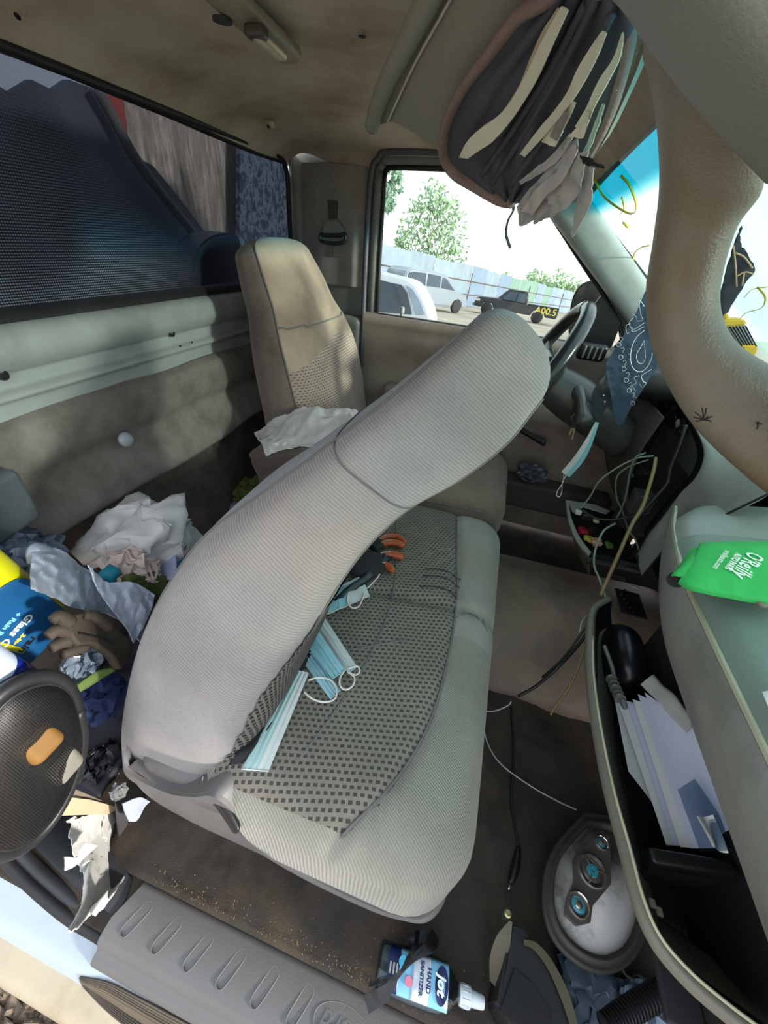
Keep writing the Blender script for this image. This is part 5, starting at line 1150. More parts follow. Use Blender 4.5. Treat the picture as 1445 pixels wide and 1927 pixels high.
# black mesh dome (a folded mesh shade) at the left edge
ms = empty('mesh_shade', Px(60, 1440, -.455), 'round black mesh shade with a thick rim at the left edge', 'mesh shade')
def meshmat():
    q = NT('black_mesh'); co = q.geo(); tr = q.n('ShaderNodeBsdfTransparent'); mx = q.n('ShaderNodeMixShader')
    sp = q.n('ShaderNodeSeparateXYZ'); q.l(co, sp.inputs[0])
    a = q.math('SINE', q.math('MULTIPLY', sp.outputs[1], 2 * math.pi / .0024)); b = q.math('SINE', q.math('MULTIPLY', sp.outputs[2], 2 * math.pi / .0024))
    h = q.ramp(q.math('MULTIPLY', q.math('MULTIPLY_ADD', a, .5, .5), q.math('MULTIPLY_ADD', b, .5, .5)), [(.30, (0, 0, 0, 1)), (.5, (1, 1, 1, 1))])
    q.b.inputs['Base Color'].default_value = lin(12, 12, 14); q.b.inputs['Roughness'].default_value = .5
    q.l(q.math('MULTIPLY', h, .85), mx.inputs[0]); q.l(q.b.outputs[0], mx.inputs[1]); q.l(tr.outputs[0], mx.inputs[2]); q.l(mx.outputs[0], q.out.inputs[0]); return q.m
M_mesh = meshmat()
mo, mn = Px(55, 1440, -.42), None
cpts = [(150, 1330), (158, 1385), (150, 1440), (128, 1500), (95, 1555), (50, 1600), (0, 1622), (-60, 1610), (-90, 1540), (-85, 1450), (-60, 1370), (-15, 1305), (40, 1270), (95, 1262), (132, 1285), (150, 1330)]
yp = .075
ring = [Px(x, y, -.455) for x, y in cpts]
ring_s = [V(p) for p in cr(ring, 5)]
cen = sum(ring, V((0, 0, 0))) / len(ring); mn = (ring[3] - cen).cross(ring[9] - cen).normalized()
if mn.dot(CAM - cen) < 0: mn = -mn
rs = []
for k in range(9):
    f = math.cos(math.pi / 2 * k / 9) ; hgt = .03 * math.sin(math.pi / 2 * k / 9)
    rs.append([cen + (p - cen) * (f * .90) + mn * hgt for p in ring_s[:-1]])
mk('mesh_face', *rings(rs, cap=True), M_mesh, ms)
tube('rim', [cen + (p - cen) * .93 for p in ring_s], .0095, mat('rim_black', (34, 35, 38), .45), ms, seg=10, sm=1)
tube('rim', [cen + (p - cen) * .86 + mn * .006 for p in ring_s], .003, mat('rim_black', (34, 35, 38), .45), ms, seg=8, sm=1)
rs = [[cen + (p - cen) * .95 - mn * d_ * 1.0 for p in ring_s[:-1]] for d_ in (0, .01, .03, .045)]
mk('side_band', *rings(rs, cap=False), mat('band_dark', (30, 31, 34), .6), ms)
mk('inner_panel', *rbox_g(cen - mn * .012 + V((.01, .01, .028)), (.075, .04, .04), (.01, .01, .01), R=Matrix.Rotation(-.5, 3, 'Y')), mat('inner_amber', (124, 88, 34), .7), ms)
mk('inner_panel', *rbox_g(cen - mn * .012 + V((.015, .012, -.035)), (.05, .04, .05), (.01, .01, .012)), mat('inner_pale', (120, 118, 110), .7), ms)
# rag, card and box by the jamb
rows = [[(128, 1540), (165, 1528), (205, 1520), (228, 1545)], [(140, 1585), (175, 1575), (205, 1570), (238, 1600)], [(160, 1640), (175, 1620), (215, 1625), (246, 1612)], [(158, 1690), (170, 1680), (200, 1690), (230, 1655)], [(128, 1748), (140, 1740), (152, 1730), (170, 1712)]]
single('white_rag', *sheet_g(grid_pts([[Px(x, y, (-.53, -.51, -.475, -.43, -.385)[i]) for x, y in r] for i, r in enumerate(rows)], 14, 12), .0018, along((.4, -.5, .5), .020, 34, 5)), mat('rag_white2', (188, 188, 184), .85, var=.05), 'crumpled white rag hanging over the door jamb', 'cloth', sharp=35)
rows = [[(122, 1638), (140, 1630), (160, 1612), (185, 1590)], [(122, 1612), (145, 1612), (150, 1600), (160, 1585)]]
single('white_rag_strip', *sheet_g(grid_pts([[Px(x, y, -.47) for x, y in r] for r in rows], 8, 6), .0018, along((.3, -.3, .8), .003, 40, 9)), mat('rag_white2', (188, 188, 184), .85, var=.05), 'thin twisted white strip pointing left off the rag on the jamb', 'cloth', sharp=35)
single('card_piece', *prism_g([Px(x, y, -.515) for x, y in ((112, 1535), (128, 1500), (170, 1505), (225, 1520), (205, 1532))], (-.003, 0, 0)), mat('card_cream', (176, 156, 128), .8), 'cream card scrap above the rag on the jamb', 'card', smooth=False)
bx_ = empty('cardboard_box', Px(185, 1500, -.53), 'small open grey-brown box with a dark inside behind the card scrap', 'box')
M_bx = mat('box_grey', (118, 108, 98), .8)
prism('box_side', [Px(x, y, -.525) for x, y in ((135, 1482), (200, 1510), (222, 1535), (148, 1520))], (-.004, 0, 0), M_bx, bx_, bevel=.001); prism('box_side', [Px(x, y, -.49) for x, y in ((218, 1510), (242, 1540), (240, 1600), (226, 1595))], (-.004, 0, 0), mat('box_dark', (60, 60, 62), .6), bx_, bevel=.001)
single('tissue', *sheet_g(grid_pts([[Px(x, y, -.46) for x, y in r] for r in ([(230, 1512), (262, 1500), (282, 1508)], [(236, 1530), (258, 1525), (272, 1518)], [(242, 1545), (255, 1545), (262, 1538)])], 6, 6), .002, along((.3, -.3, .8), .003, 40, 3)), mat('tissue_white_blue', (160, 168, 184), .8), 'pale tissue tucked below the seat skirt', 'tissue', sharp=40)
# ---------------------------------------------------------------- centre: wires, bezel tray, bracket
M_wg = mat('wire_green', (92, 108, 92), .45); M_wy = mat('wire_tan', (132, 118, 78), .45); M_wk = mat('wire_black', (30, 31, 33), .45); M_ww = mat('wire_white', (190, 192, 190), .5)
M_wg2 = mat('wire_green_pale', (124, 140, 122), .45)
def wire(pts, r, m, label, name='wire', cat='wire', group=None, seg=7):
    o = tube(name, [Px(x, y, d) if ax == 'x' else Pz(x, y, d) if ax == 'z' else Py(x, y, d) for x, y, ax, d in pts], r, m, None, seg=seg, sm=8); return tag(o, label, cat, group)
wd = 'wires pulled out of the radio opening'
Y_ = lambda L, y0, y1: [(x, y, 'y', y0 + (y1 - y0) * i / (len(L) - 1)) for i, (x, y) in enumerate(L)]
wire(Y_([(1230, 858), (1200, 862), (1165, 878), (1128, 905), (1110, 935), (1090, 958)], .98, 1.0), .0022, M_wg2, 'pale green wire arching left from the opening to the white plug', group=wd)
wire(Y_([(1215, 852), (1195, 862), (1185, 890), (1178, 930), (1168, 960), (1160, 975)], .97, .95), .0024, M_wg, 'green wire dropping straight down in front of the bracket', group=wd)
wire(Y_([(1220, 865), (1180, 880), (1160, 900), (1160, 935), (1170, 960), (1180, 990), (1185, 1005)], .98, .95), .0022, M_wg, 'green wire looping behind the straight one', group=wd)
wire(Y_([(1158, 985), (1135, 1000), (1120, 1035), (1118, 1065), (1128, 1090), (1140, 1125)], .90, .72), .0026, M_wg2, 'pale green twin wire hanging from the tray to the glovebox end', group=wd)
wire(Y_([(1234, 862), (1230, 885), (1220, 920), (1208, 955), (1190, 985), (1170, 1030), (1150, 1075), (1130, 1120)], .96, .72), .0042, M_wy, 'thick tan speaker cable running from the opening down to the glovebox end', name='cable', cat='cable')
wire(Y_([(1290, 800), (1280, 835), (1262, 880), (1255, 910), (1225, 945), (1200, 975), (1175, 1015), (1160, 1060), (1150, 1080)], .94, .86), .0046, M_wk, 'thick black cable bending down from the right of the opening', name='cable', cat='cable')
wire(Y_([(1183, 1000), (1195, 1015), (1202, 1035)], .92, .90), .002, M_wg2, 'short green wire end beside the tan cable', group=wd)
wire(Y_([(1096, 960), (1120, 975), (1150, 978), (1190, 972), (1225, 965)], .97, .94), .003, M_wk, 'flat black lead crossing the tray', group=wd)
tp = empty('wire_plug', Py(1088, 965, .99), 'small white wire plug at the end of the arching green wire', 'plug')
mk('plug_body', *rbox_g(Py(1088, 964, .99), (.016, .012, .012), .002), M_ww, tp); mk('plug_boot', *rbox_g(Py(1105, 972, .99), (.03, .02, .018), .004), M_black, tp)
tr = empty('bezel_tray', Pz(1130, 1000, .28), 'loose dash bezel hanging below the radio opening with scraps inside', 'bezel')
M_bz = mat('bezel_black', (34, 34, 36), .35); M_bzi = mat('bezel_pale', (176, 178, 166), .4)
tq = lambda x, y, z=.30: Pz(x, y, z)
sheet('bezel_front', [[tq(1064, 940, .33), tq(1068, 975, .32), tq(1082, 1015, .31), tq(1108, 1050, .30)], [tq(1068, 950, .31), tq(1074, 990, .27), tq(1088, 1040, .24), tq(1108, 1080, .22)]], mat('bezel_grey', (96, 94, 84), .4), tr, th=.004)
sheet('bezel_edge', [[tq(1065, 941, .335), tq(1069, 975, .325), tq(1083, 1015, .315), tq(1108, 1046, .305)], [tq(1069, 943, .335), tq(1075, 975, .325), tq(1090, 1010, .315), tq(1112, 1040, .305)]], M_bzi, tr, th=.002)
prism('label_plate', [tq(1067, 942, .325), tq(1118, 950, .325), tq(1148, 962, .325), tq(1140, 968, .325), tq(1098, 955, .325), tq(1078, 966, .325)], (0, 0, .002), M_bzi, tr)
sheet('bezel_floor', [[tq(1070, 950, .29), tq(1130, 955, .29), tq(1165, 965, .29)], [tq(1085, 1010, .28), tq(1140, 1010, .28), tq(1180, 1010, .28)], [tq(1110, 1045, .28), tq(1150, 1052, .28), tq(1200, 1060, .28)]], M_bz, tr, th=.004)
sheet('bezel_lip', [[tq(1105, 1040, .30), tq(1150, 1048, .30), tq(1205, 1065, .30)], [tq(1104, 1056, .28), tq(1150, 1066, .28), tq(1205, 1080, .28)], [tq(1103, 1062, .25), tq(1150, 1078, .25), tq(1205, 1092, .25)]], M_bz, tr, th=.006)
tube('bezel_rib', [tq(1104, 1050, .30), tq(1150, 1060, .30), tq(1204, 1074, .30)], .003, mat('rib_black', (46, 46, 48), .3), tr)
for x, y, r, m, nm, lab, cat in ((1097, 1000, .016, mat('cap_red', (160, 22, 48), .5), 'crimson_bead', 'small crimson bead-like piece in the loose bezel', 'bead'), (1106, 1014, .013, mat('candy_yellow', (178, 168, 62), .5), 'yellow_wrapper', 'yellow wrapper beside the crimson piece', 'wrapper'), (1122, 1020, .017, mat('candy_peach', (198, 156, 130), .6), 'peach_wrapper', 'peach coloured wrapper in the middle of the bezel', 'wrapper'), (1146, 1026, .013, mat('cap_green', (70, 112, 52), .5), 'green_bead', 'small green piece at the bezel corner', 'bead'), (1121, 980, .010, mat('scrap_cream', (206, 206, 160), .6), 'cream_scrap', 'cream scrap of paper on the black lead', 'scrap')):
    vs_, fs_ = rbox_g(tq(x, y, .30), (r * 2, r * 2.2, r * 1.3), (r * .8, r * .8, r * .6), n=(3, 3, 3), fn=lambda p: p * (1 + .35 * noise.noise(p * 80 + V((x, 0, 0)))))
    single(nm, vs_, fs_, m, lab, cat)
br = empty('metal_bracket', Px(1180, 870, .50), 'bent steel bracket inside the torn radio opening', 'bracket')
M_bk = mat('bracket_steel', (98, 98, 94), .4, .3, var=.2, vs=30); M_bk2 = mat('bracket_dark', (60, 60, 60), .5, .2, var=.2, vs=30)
q5 = lambda x, y, d=.47: Px(x, y, d)
sheet('bracket_plate', [[q5(1158, 830), q5(1172, 858), q5(1190, 895)], [q5(1180, 832), q5(1200, 862), q5(1218, 893)]], M_bk, br, th=.003)
tube('bracket_edge', [q5(1157, 829, .465), q5(1172, 858, .465), q5(1192, 898, .465)], .0022, mat('edge_bright', (190, 192, 188), .3, .5), br)
sheet('bracket_leg', [[q5(1138, 850), q5(1150, 910), q5(1172, 960), q5(1196, 1010)], [q5(1152, 850), q5(1166, 905), q5(1188, 955), q5(1212, 1010)]], M_bk2, br, th=.006)
mk('relay_box', *rbox_g(q5(1205, 945), (.05, .05, .06), .004, n=(1, 1, 1)), mat('relay_grey', (72, 74, 72), .5), br)
for x, y in ((1143, 858), (1148, 866), (1155, 855)): mk('bracket_tab', *rbox_g(q5(x, y, .455), (.008, .008, .006), .002), mat('tab_bright', (170, 172, 170), .3, .5), br)
cl = empty('clip_block', Px(1262, 790, .47), 'black clip housings on the broken edge of the radio opening', 'clip')
for (x, y, w, h) in ((1252, 765, .022, .03), (1268, 790, .028, .045), (1282, 812, .02, .02)):
    mk('clip', *rbox_g(Px(x, y, .47), (.02, w, h), .005, R=Matrix.Rotation(.5, 3, 'X')), M_black, cl)
mk('clip_tab', *rbox_g(Px(1275, 797, .455), (.006, .02, .012), .002, R=Matrix.Rotation(.5, 3, 'X')), mat('tab_grey', (120, 124, 122), .4), cl)
under(br, dash); under(cl, dash)
# pedal pad and small tag under the dash
pd = empty('vent_pad', Pz(1180, 1130, .22), 'black ribbed pad under the dash beside the glovebox end', 'pad')
for k in range(6): mk('pad_rib', *rbox_g(Pz(1172 + 6 * k, 1115 + 8 * k, .22), (.035, .008, .006), .002, R=Matrix.Rotation(1.0, 3, 'Z')), M_black, pd)
mk('pad_plate', *rbox_g(Pz(1186, 1135, .21), (.07, .10, .006), .004), M_blackm, pd)
tag(mk('metal_tag', *rbox_g(Pz(1194, 1103, .24), (.026, .012, .002), .0008)), 'small bright tag with a slot under the dash', 'tag'); bpy.data.objects['metal_tag'].data.materials.append(mat('tag_bright', (190, 190, 184), .4))
# things on the far floor
bag('floor_litter', Py(1000, 890, 1.40), (.10, .05, .06), mat('litter_blue', (62, 72, 84), .4, var=.4, vs=30), 'crumpled bottle and litter in the far door pocket', 'litter', seed=31, a=.3)
# ---------------------------------------------------------------- passenger footwell
sp_ = empty('car_speaker', Pz(1120, 1670, .03), 'oval car speaker with white cone lying on the footwell floor', 'speaker')
zs = .085
sc_o = [Pz(x, y, zs) for x, y in ((1100, 1530), (1040, 1600), (1022, 1680), (1038, 1760), (1090, 1815), (1150, 1830), (1200, 1790), (1222, 1700), (1215, 1610), (1170, 1545))]
so_c = sum(sc_o, V((0, 0, 0))) / len(sc_o)
so = [V(p) for p in cr(sc_o + [sc_o[0]], 6)][:-1]
def oring(k, dz, push=0.0): return [so_c + (p - so_c) * k + V((push, 0, dz)) for p in so]
M_srim = mat('speaker_rim', (52, 48, 44), .6, var=.2, vs=30); M_cone = mat('speaker_cone', (200, 198, 192), .7, var=.06, vs=20, col2=(70, 60, 50), thr=(.5, .72))
mk('basket', *rings([oring(.55, -.07), oring(.8, -.05), oring(.97, -.02), oring(1.02, -.004)], cap=False), M_blackm, sp_)
mk('surround', *rings([oring(1.02, -.004), oring(1.02, .002), oring(.97, .004), oring(.93, .001), oring(.90, .006), oring(.86, .008), oring(.82, .003), oring(.80, -.002)], cap=False), M_srim, sp_)
mk('cone', *rings([oring(.80, -.002), oring(.60, -.016), oring(.42, -.030), oring(.28, -.040), oring(.05, -.042)]), M_cone, sp_)
bq0, bq1 = Pz(1130, 1590, zs + .004), Pz(1080, 1708, zs + .004)
bdir = (bq0 - bq1).normalized(); bsd = V((bdir.y, -bdir.x, 0))
tw = lambda x, y: Pz(x, y, zs + .006)
M_chr = mat('chrome', (205, 198, 186), .18, .9); M_tq = mat('dome_teal', (60, 140, 156), .15); M_gun = mat('bridge_grey', (96, 92, 88), .3, .4)
prism('bridge', [tw(1108, 1580), tw(1128, 1566), tw(1144, 1578), tw(1146, 1610), tw(1147, 1665), tw(1112, 1706), tw(1108, 1738), tw(1082, 1744), tw(1060, 1722), tw(1064, 1690), tw(1078, 1660), tw(1076, 1620), tw(1088, 1600)], (0, 0, .008), M_gun, sp_, bevel=.0008)
for (x, y, r, n_) in ((1128, 1589, .0115, 'small_tweeter'), (1110, 1641, .0245, 'large_tweeter'), (1085, 1705, .0175, 'mid_tweeter')):
    c = tw(x, y) + V((0, 0, .008)); o = lathe(n_, [(r * 1.05, -.004), (r * 1.05, .002), (r * .98, .005), (r * .86, .004), (r * .82, -.002), (r * .05, -.003)], c, (0, 0, 1), M_chr, sp_, 32)
    lathe('dome', [(r * .80, -.002), (r * .70, .0), (r * .45, .003), (r * .1, .0035)], c, (0, 0, 1), M_tq if n_ != 'large_tweeter' else M_gun, o, 28)
    if n_ == 'large_tweeter':
        lathe('dome_disc', [(r * .42, .003), (r * .38, .006), (r * .15, .0065), (r * .12, .005)], c, (0, 0, 1), M_tq, o, 24)
        for k in range(3):
            a = 2.2 + k * 2.1; tube('guard_arm', [c + V((math.cos(a) * r * t, math.sin(a) * r * t, .006)) for t in (.3, .6, .95)], .0008, M_gun, o, sm=1, seg=6)
    else: lathe('dome_cap', [(r * .38, .003), (r * .3, .005), (r * .05, .0065)], c, (0, 0, 1), M_chr, o, 20)
tube('terminal_tab', [Pz(1140, 1828, zs - .01), Pz(1150, 1805, zs), Pz(1168, 1800, zs), Pz(1172, 1826, zs - .01), Pz(1190, 1840, zs - .02)], .005, M_srim, sp_, flat=.5)
wire([(905, 1345, 'z', .02), (918, 1400, 'z', .02), (945, 1440, 'z', .02), (1000, 1480, 'z', .02), (1050, 1508, 'z', .03), (1085, 1524, 'z', .06)], .0016, M_ww, 'thin white wire running from the seat front to the speaker')
wire([(902, 1338, 'z', .05), (930, 1338, 'z', .06), (955, 1328, 'z', .08), (962, 1320, 'z', .09)], .0016, M_ww, 'short white wire end by the front edge of the seat')
ac = empty('charger_lead', Pz(965, 1550, .02), 'black charger lead with a slim black plug lying on the footwell carpet', 'cable')
tube('lead', [Pz(x, y, .018) for x, y in ((962, 1330), (966, 1390), (966, 1440), (962, 1500), (968, 1550), (975, 1595))], .0028, M_wk, ac)
tube('plug', [Pz(x, y, .02) for x, y in ((975, 1595), (972, 1620), (966, 1645), (960, 1662))], lambda t: .0045 + .004 * math.sin(math.pi * t), M_black, ac, seg=12)
tube('plug_pin', [Pz(960, 1662, .02), Pz(957, 1675, .02)], .002, M_chr, ac, sm=1)
ls = 'loose leads hanging from the glovebox end'
wire([(1118, 1165, 'z', .30), (1095, 1205, 'z', .25), (1050, 1255, 'z', .20), (1010, 1290, 'z', .14), (975, 1310, 'z', .10)], .0040, M_wk, 'black twin lead sagging from the glovebox end across the tunnel', name='cable', cat='cable')
wire([(1116, 1160, 'z', .31), (1092, 1195, 'z', .26), (1060, 1238, 'z', .21), (1020, 1275, 'z', .15)], .0026, M_wk, 'thinner black lead just above the sagging twin lead', name='cable', cat='cable')
wire([(1110, 1170, 'z', .30), (1096, 1230, 'z', .26), (1080, 1275, 'z', .22), (1060, 1310, 'z', .18), (1044, 1330, 'z', .15), (1036, 1345, 'z', .13)], .0030, M_wy, 'tan wire pair ending in bare copper over the dark footwell')
wire([(1112, 1150, 'z', .33), (1096, 1168, 'z', .33), (1090, 1190, 'z', .32)], .0012, M_ww, 'hair-thin pale wire curling beside the glovebox end')
# bin with snap
M_bin = mat('bin_black', (24, 24, 26), .5, grain=.3); M_bin2 = mat('bin_flap_olive', (82, 76, 58), .6)
bn = empty('storage_pouch', Pz(990, 1830, .05), 'black storage pouch with olive flaps and a brass snap near the sill', 'pouch')
prism('snap_tab', [Pz(x, y, .10) for x, y in ((942, 1712), (962, 1710), (964, 1730), (944, 1730))], (0, 0, .002), M_black, bn, bevel=.0008)
lathe('brass_snap', [(.006, 0), (.006, .002), (.004, .0035), (.0035, .002), (.001, .002)], Pz(955, 1719, .102), (0, 0, 1), mat('brass', (176, 168, 120), .3, .8), bn, 20)
sheet('pouch_flap', [[Pz(x, y, z) for x, y, z in r] for r in ([(958, 1732, .10), (935, 1760, .09), (922, 1800, .07), (922, 1845, .05)], [(964, 1735, .10), (960, 1775, .09), (955, 1820, .08), (945, 1870, .06)])], M_bin2, bn, th=.002)
prism('pouch_side', [Pz(x, y, .09) for x, y in ((962, 1735), (985, 1742), (1010, 1780), (1060, 1870), (1090, 1930), (1130, 2010), (1000, 2010), (935, 1890), (948, 1820))], (0, 0, -.07), M_bin, bn, bevel=.004)
sheet('pouch_strip', [[Pz(x, y, .097) for x, y in r] for r in ([(985, 1768), (1010, 1775), (1040, 1810), (1070, 1870), (1090, 1940)], [(986, 1778), (1005, 1788), (1030, 1822), (1056, 1880), (1076, 1940)])], M_bin2, bn, th=.002)
prism('pouch_recess', [Pz(x, y, .0925) for x, y in ((968, 1822), (1000, 1850), (1040, 1910), (1020, 1960), (940, 1905))], (0, 0, .002), M_blackm, bn)
hs = empty('vacuum_hose', Pz(1240, 1880, .06), 'ribbed black convoluted hose in the near right footwell corner', 'hose')
hp = [Pz(x, y, .10) for x, y in ((1140, 1935), (1180, 1905), (1225, 1878), (1275, 1855), (1310, 1850))]
tube('hose_core', hp, .013, M_blackm, hs, seg=12)
hq = [V(p) for p in cr(hp, 8)]
for i in range(0, len(hq) - 1, 1): lathe('hose_ring', [(.012, -.0015), (.0165, -.0008), (.0165, .0008), (.012, .0015)], hq[i], hq[i + 1] - hq[i], M_black, hs, 14, cap=False)
bag('blue_wrapper', Pz(1110, 1870, .03), (.09, .10, .03), mat('wrapper_slate', (62, 76, 88), .45, var=.1), 'slate blue printed wrapper below the speaker', 'wrapper', seed=40, a=.2)
bag('clear_wrapper', Pz(1225, 1905, .04), (.08, .06, .04), mat('wrapper_steel', (100, 116, 134), .25, var=.1), 'shiny blue-grey wrapper under the ribbed hose', 'wrapper', seed=42, a=.3)
# ---------------------------------------------------------------- hand sanitiser bottle
bt = empty('sanitizer_bottle', Pz(780, 1850, .04), 'clear hand sanitizer bottle with a blue label and white flip cap', 'bottle')
zb = .045; B0, B1 = Pz(712, 1815, zb), Pz(868, 1872, zb); bax = (B1 - B0).normalized(); bwd = V((-bax.y, bax.x, 0)); bup = V((0, 0, 1)); BL = (B1 - B0).length
M_clr = glass('bottle_clear', (196, 210, 216), gl=1.6, rough=.05).m
def bst(f, w, h): return (B0 + bax * (BL * f), bwd * w, bup * h)
loft('bottle_body', [bst(0, .026, .017), bst(.03, .030, .020), bst(.3, .031, .021), bst(.7, .031, .021), bst(.84, .026, .018), bst(.93, .014, .012), bst(.99, .009, .009)], M_clr, bt, n=2.6, seg=36, sm=5, cap0=.003)
loft('bottle_liquid', [bst(.03, .024, .006), bst(.3, .028, .008), bst(.7, .028, .008), bst(.85, .020, .006)], mat('liquid', (150, 160, 166), .1, trans=.6), bt, n=2.6, seg=24, sm=4)
lathe('cap', [(.011, 0), (.0125, .001), (.0125, .018), (.0095, .019), (.0095, .024), (.0085, .036), (.0075, .040), (.001, .040)], B1 + bax * -.004, bax, mat('cap_white', (216, 224, 230), .4), bt, 28)
for k in range(10):
    a = 2 * math.pi * k / 10; tube('cap_ridge', [B1 + bax * .0 + (bwd * math.cos(a) + bup * math.sin(a)) * .0127, B1 + bax * .012 + (bwd * math.cos(a) + bup * math.sin(a)) * .0127], .0006, mat('cap_white', (216, 224, 230), .4), bt, sm=1, seg=5)
lblM = mat('label_light_blue', (128, 190, 224), .35); 
def lab(f0, f1, w, m, dz, nm):
    G = []
    for i in range(9):
        f = f0 + (f1 - f0) * i / 8; row = []
        for j in range(13):
            t = -w + 2 * w * j / 12; h = .0215 * (1 - abs(t / .0315) ** 2.6) ** (1 / 2.6)
            row.append(B0 + bax * (BL * f) + bwd * t + bup * (h + dz))
        G.append(row)
    mk(nm, *sheet_g(G, .0005), m, bt)
lab(.10, .82, .025, lblM, .0008, 'label'); lab(.10, .24, .025, mat('label_navy', (22, 34, 84), .35), .0016, 'label_panel'); lab(.40, .60, .025, mat('label_pale', (206, 214, 226), .35), .0016, 'label_panel')
def lathe_disc(f, t, r, m, dz, k=1.0, nm='label_disc'):
    c = B0 + bax * (BL * f) + bwd * t + bup * (.0215 + dz); L = [c + bax * (r * math.cos(a)) + bwd * (r * k * math.sin(a)) for a in [2 * math.pi * i / 28 for i in range(28)]]
    L = [p - bup * (.0215 - .0215 * (1 - min(.98, abs((p - c).dot(bwd) + t) / .0315) ** 2.6) ** (1 / 2.6)) for p in L]
    mk(nm, *prism_g(L, bup * .0005), m, bt, smooth=False)
lathe_disc(.74, 0, .0105, mat('label_navy', (22, 34, 84), .35), .0022, 2.0, 'logo_oval'); lathe_disc(.28, .010, .008, mat('label_sky', (90, 196, 236), .4), .0024); lathe_disc(.36, -.008, .006, mat('label_pink', (214, 120, 150), .4), .0024)
TM = lambda f, t, dz: basis(B0 + bax * (BL * f) + bwd * t + bup * (.0215 + dz), -bwd, bax)
text('logo_text', 'jot', .019, TM(.735, 0, .0034), M_wht, bt, depth=.0002, bold=.0006, shear=.2)
text('label_text', 'HAND', .0092, TM(.585, 0, .0030), mat('label_navy', (22, 34, 84), .35), bt, depth=.0002, bold=.0003)
text('label_text', 'SANITIZER', .0078, TM(.50, 0, .0030), mat('label_navy', (22, 34, 84), .35), bt, depth=.0002, bold=.0003)
for k in range(3): text('label_text', 'iiiliiliilliil', .0042, TM(.13 + .04 * k, 0, .0030), M_wht, bt, depth=.0002)
bm_ = empty('black_film_strip', Pz(760, 1830, .08), 'twisted strips of black plastic film lying across the bottle', 'plastic film')
zf = .082
M_blf = mat('film_black', (30, 31, 33), .35)
def fstrip(a, b, seed): mk('film_strip', *sheet_g(grid_pts([[Pz(x, y, z) for x, y, z in a], [Pz(x, y, z) for x, y, z in b]], 8, 5), .001, along((0, 0, 1), .0015, 60, seed)), M_blf, bm_, sharp=60)
fstrip([(812, 1748, .05), (800, 1772, zf), (772, 1800, zf + .006), (745, 1835, zf + .004), (710, 1860, .07), (684, 1872, .05)], [(826, 1768, .05), (818, 1790, zf), (778, 1812, zf + .006), (748, 1845, zf + .004), (728, 1885, .07), (694, 1908, .05)], 1)
fstrip([(782, 1752, .05), (778, 1775, zf), (765, 1800, zf + .010), (750, 1828, zf + .012), (720, 1842, .08), (696, 1846, .06)], [(790, 1752, .05), (786, 1780, zf), (772, 1806, zf + .010), (752, 1838, zf + .012), (718, 1850, .08), (694, 1858, .06)], 3)
fstrip([(815, 1745, .04), (790, 1752, .045), (765, 1765, .05)], [(818, 1775, .04), (785, 1775, .045), (760, 1782, .05)], 5)
# little grit along the carpet edge
vs, fs = [], []
random.seed(3)
for k in range(300):
    if k < 270: x = random.uniform(-.38, .16); y = .060 + abs(random.gauss(0, .012))
    else: x = random.uniform(-.4, .3); y = random.uniform(.07, .14)
    r = random.uniform(.0004, .0015); vs, fs = join((vs, fs), rbox_g((x, y, .014 + r * .3), (r * 2, r * 1.6, r), r * .4, n=(1, 1, 1)))if False else join((vs, fs), ([V((x - r, y, .014)), V((x + r, y - r, .015)), V((x, y + r, .014)), V((x, y, .015 + r))], [(0, 1, 3), (1, 2, 3), (2, 0, 3)]))
g_ = mk('grit', vs, fs, mat('grit_tan', (150, 128, 96), .8, var=.4, vs=300), None, smooth=False); tag(g_, 'sandy grit along the carpet edge by the sill', 'grit', kind='stuff')
# ---------------------------------------------------------------- on top of the dash, seen past the handle
on_d = lambda x, y, yy: Py(x, y, yy)
yb = empty('yellow_brush', Py(1400, 630, .95), 'yellow brush head with dark ribs on the dash top, seen past the grab handle', 'brush')
M_yb = mat('brush_yellow', (222, 184, 60), .45)
prism('brush_back', [on_d(x, y, .93) for x, y in ((1355, 602), (1400, 600), (1408, 612), (1364, 616))], (.0, .03, 0), M_yb, yb, bevel=.003)
prism('brush_foot', [on_d(x, y, .93) for x, y in ((1394, 650), (1426, 650), (1426, 662), (1416, 676), (1400, 664))], (.0, .03, 0), M_yb, yb, bevel=.003)
prism('brush_plate', [on_d(x, y, .94) for x, y in ((1366, 612), (1404, 612), (1424, 652), (1390, 652))], (.0, .02, 0), mat('brush_grey', (182, 186, 196), .5), yb)
for k in range(7): tube('brush_rib', [on_d(1366 + 6.2 * k, 614, .934), on_d(1392 + 5.2 * k, 652, .934)], .0010, M_blackm, yb, sm=1, seg=6)
tube('brush_knob', [on_d(1358, 600, .94), on_d(1368, 594, .94)], .008, M_yb, yb, sm=1)
dk = [[(1395, 425), (1380, 460), (1362, 520), (1352, 560), (1358, 595)], [(1388, 450), (1392, 480), (1380, 520), (1370, 560), (1362, 590)], [(1386, 455), (1410, 490), (1418, 510), (1398, 535), (1366, 588)]]
dc = empty('cloth_hat', Py(1385, 510, .70), 'dark cloth hat with pale stitching seen past the grab handle', 'hat')
mk('hat_cloth', *sheet_g(grid_pts([[Py(x, y, .70) for x, y in r] for r in dk], 5, 5), .004, along((0, -1, 0), .004, 30, 3)), mat('cap_dark', (52, 56, 66), .9, var=.15), dc, sharp=60)
for L in ([(1380, 462), (1384, 500), (1386, 540)], [(1384, 476), (1400, 484), (1416, 505)], [(1386, 520), (1402, 512), (1418, 516)], [(1396, 538), (1400, 514)]): tube('pale_stitching', [Py(x, y, .692) for x, y in L], .0010, mat('stitch_tan', (196, 170, 140), .9), dc, seg=5)
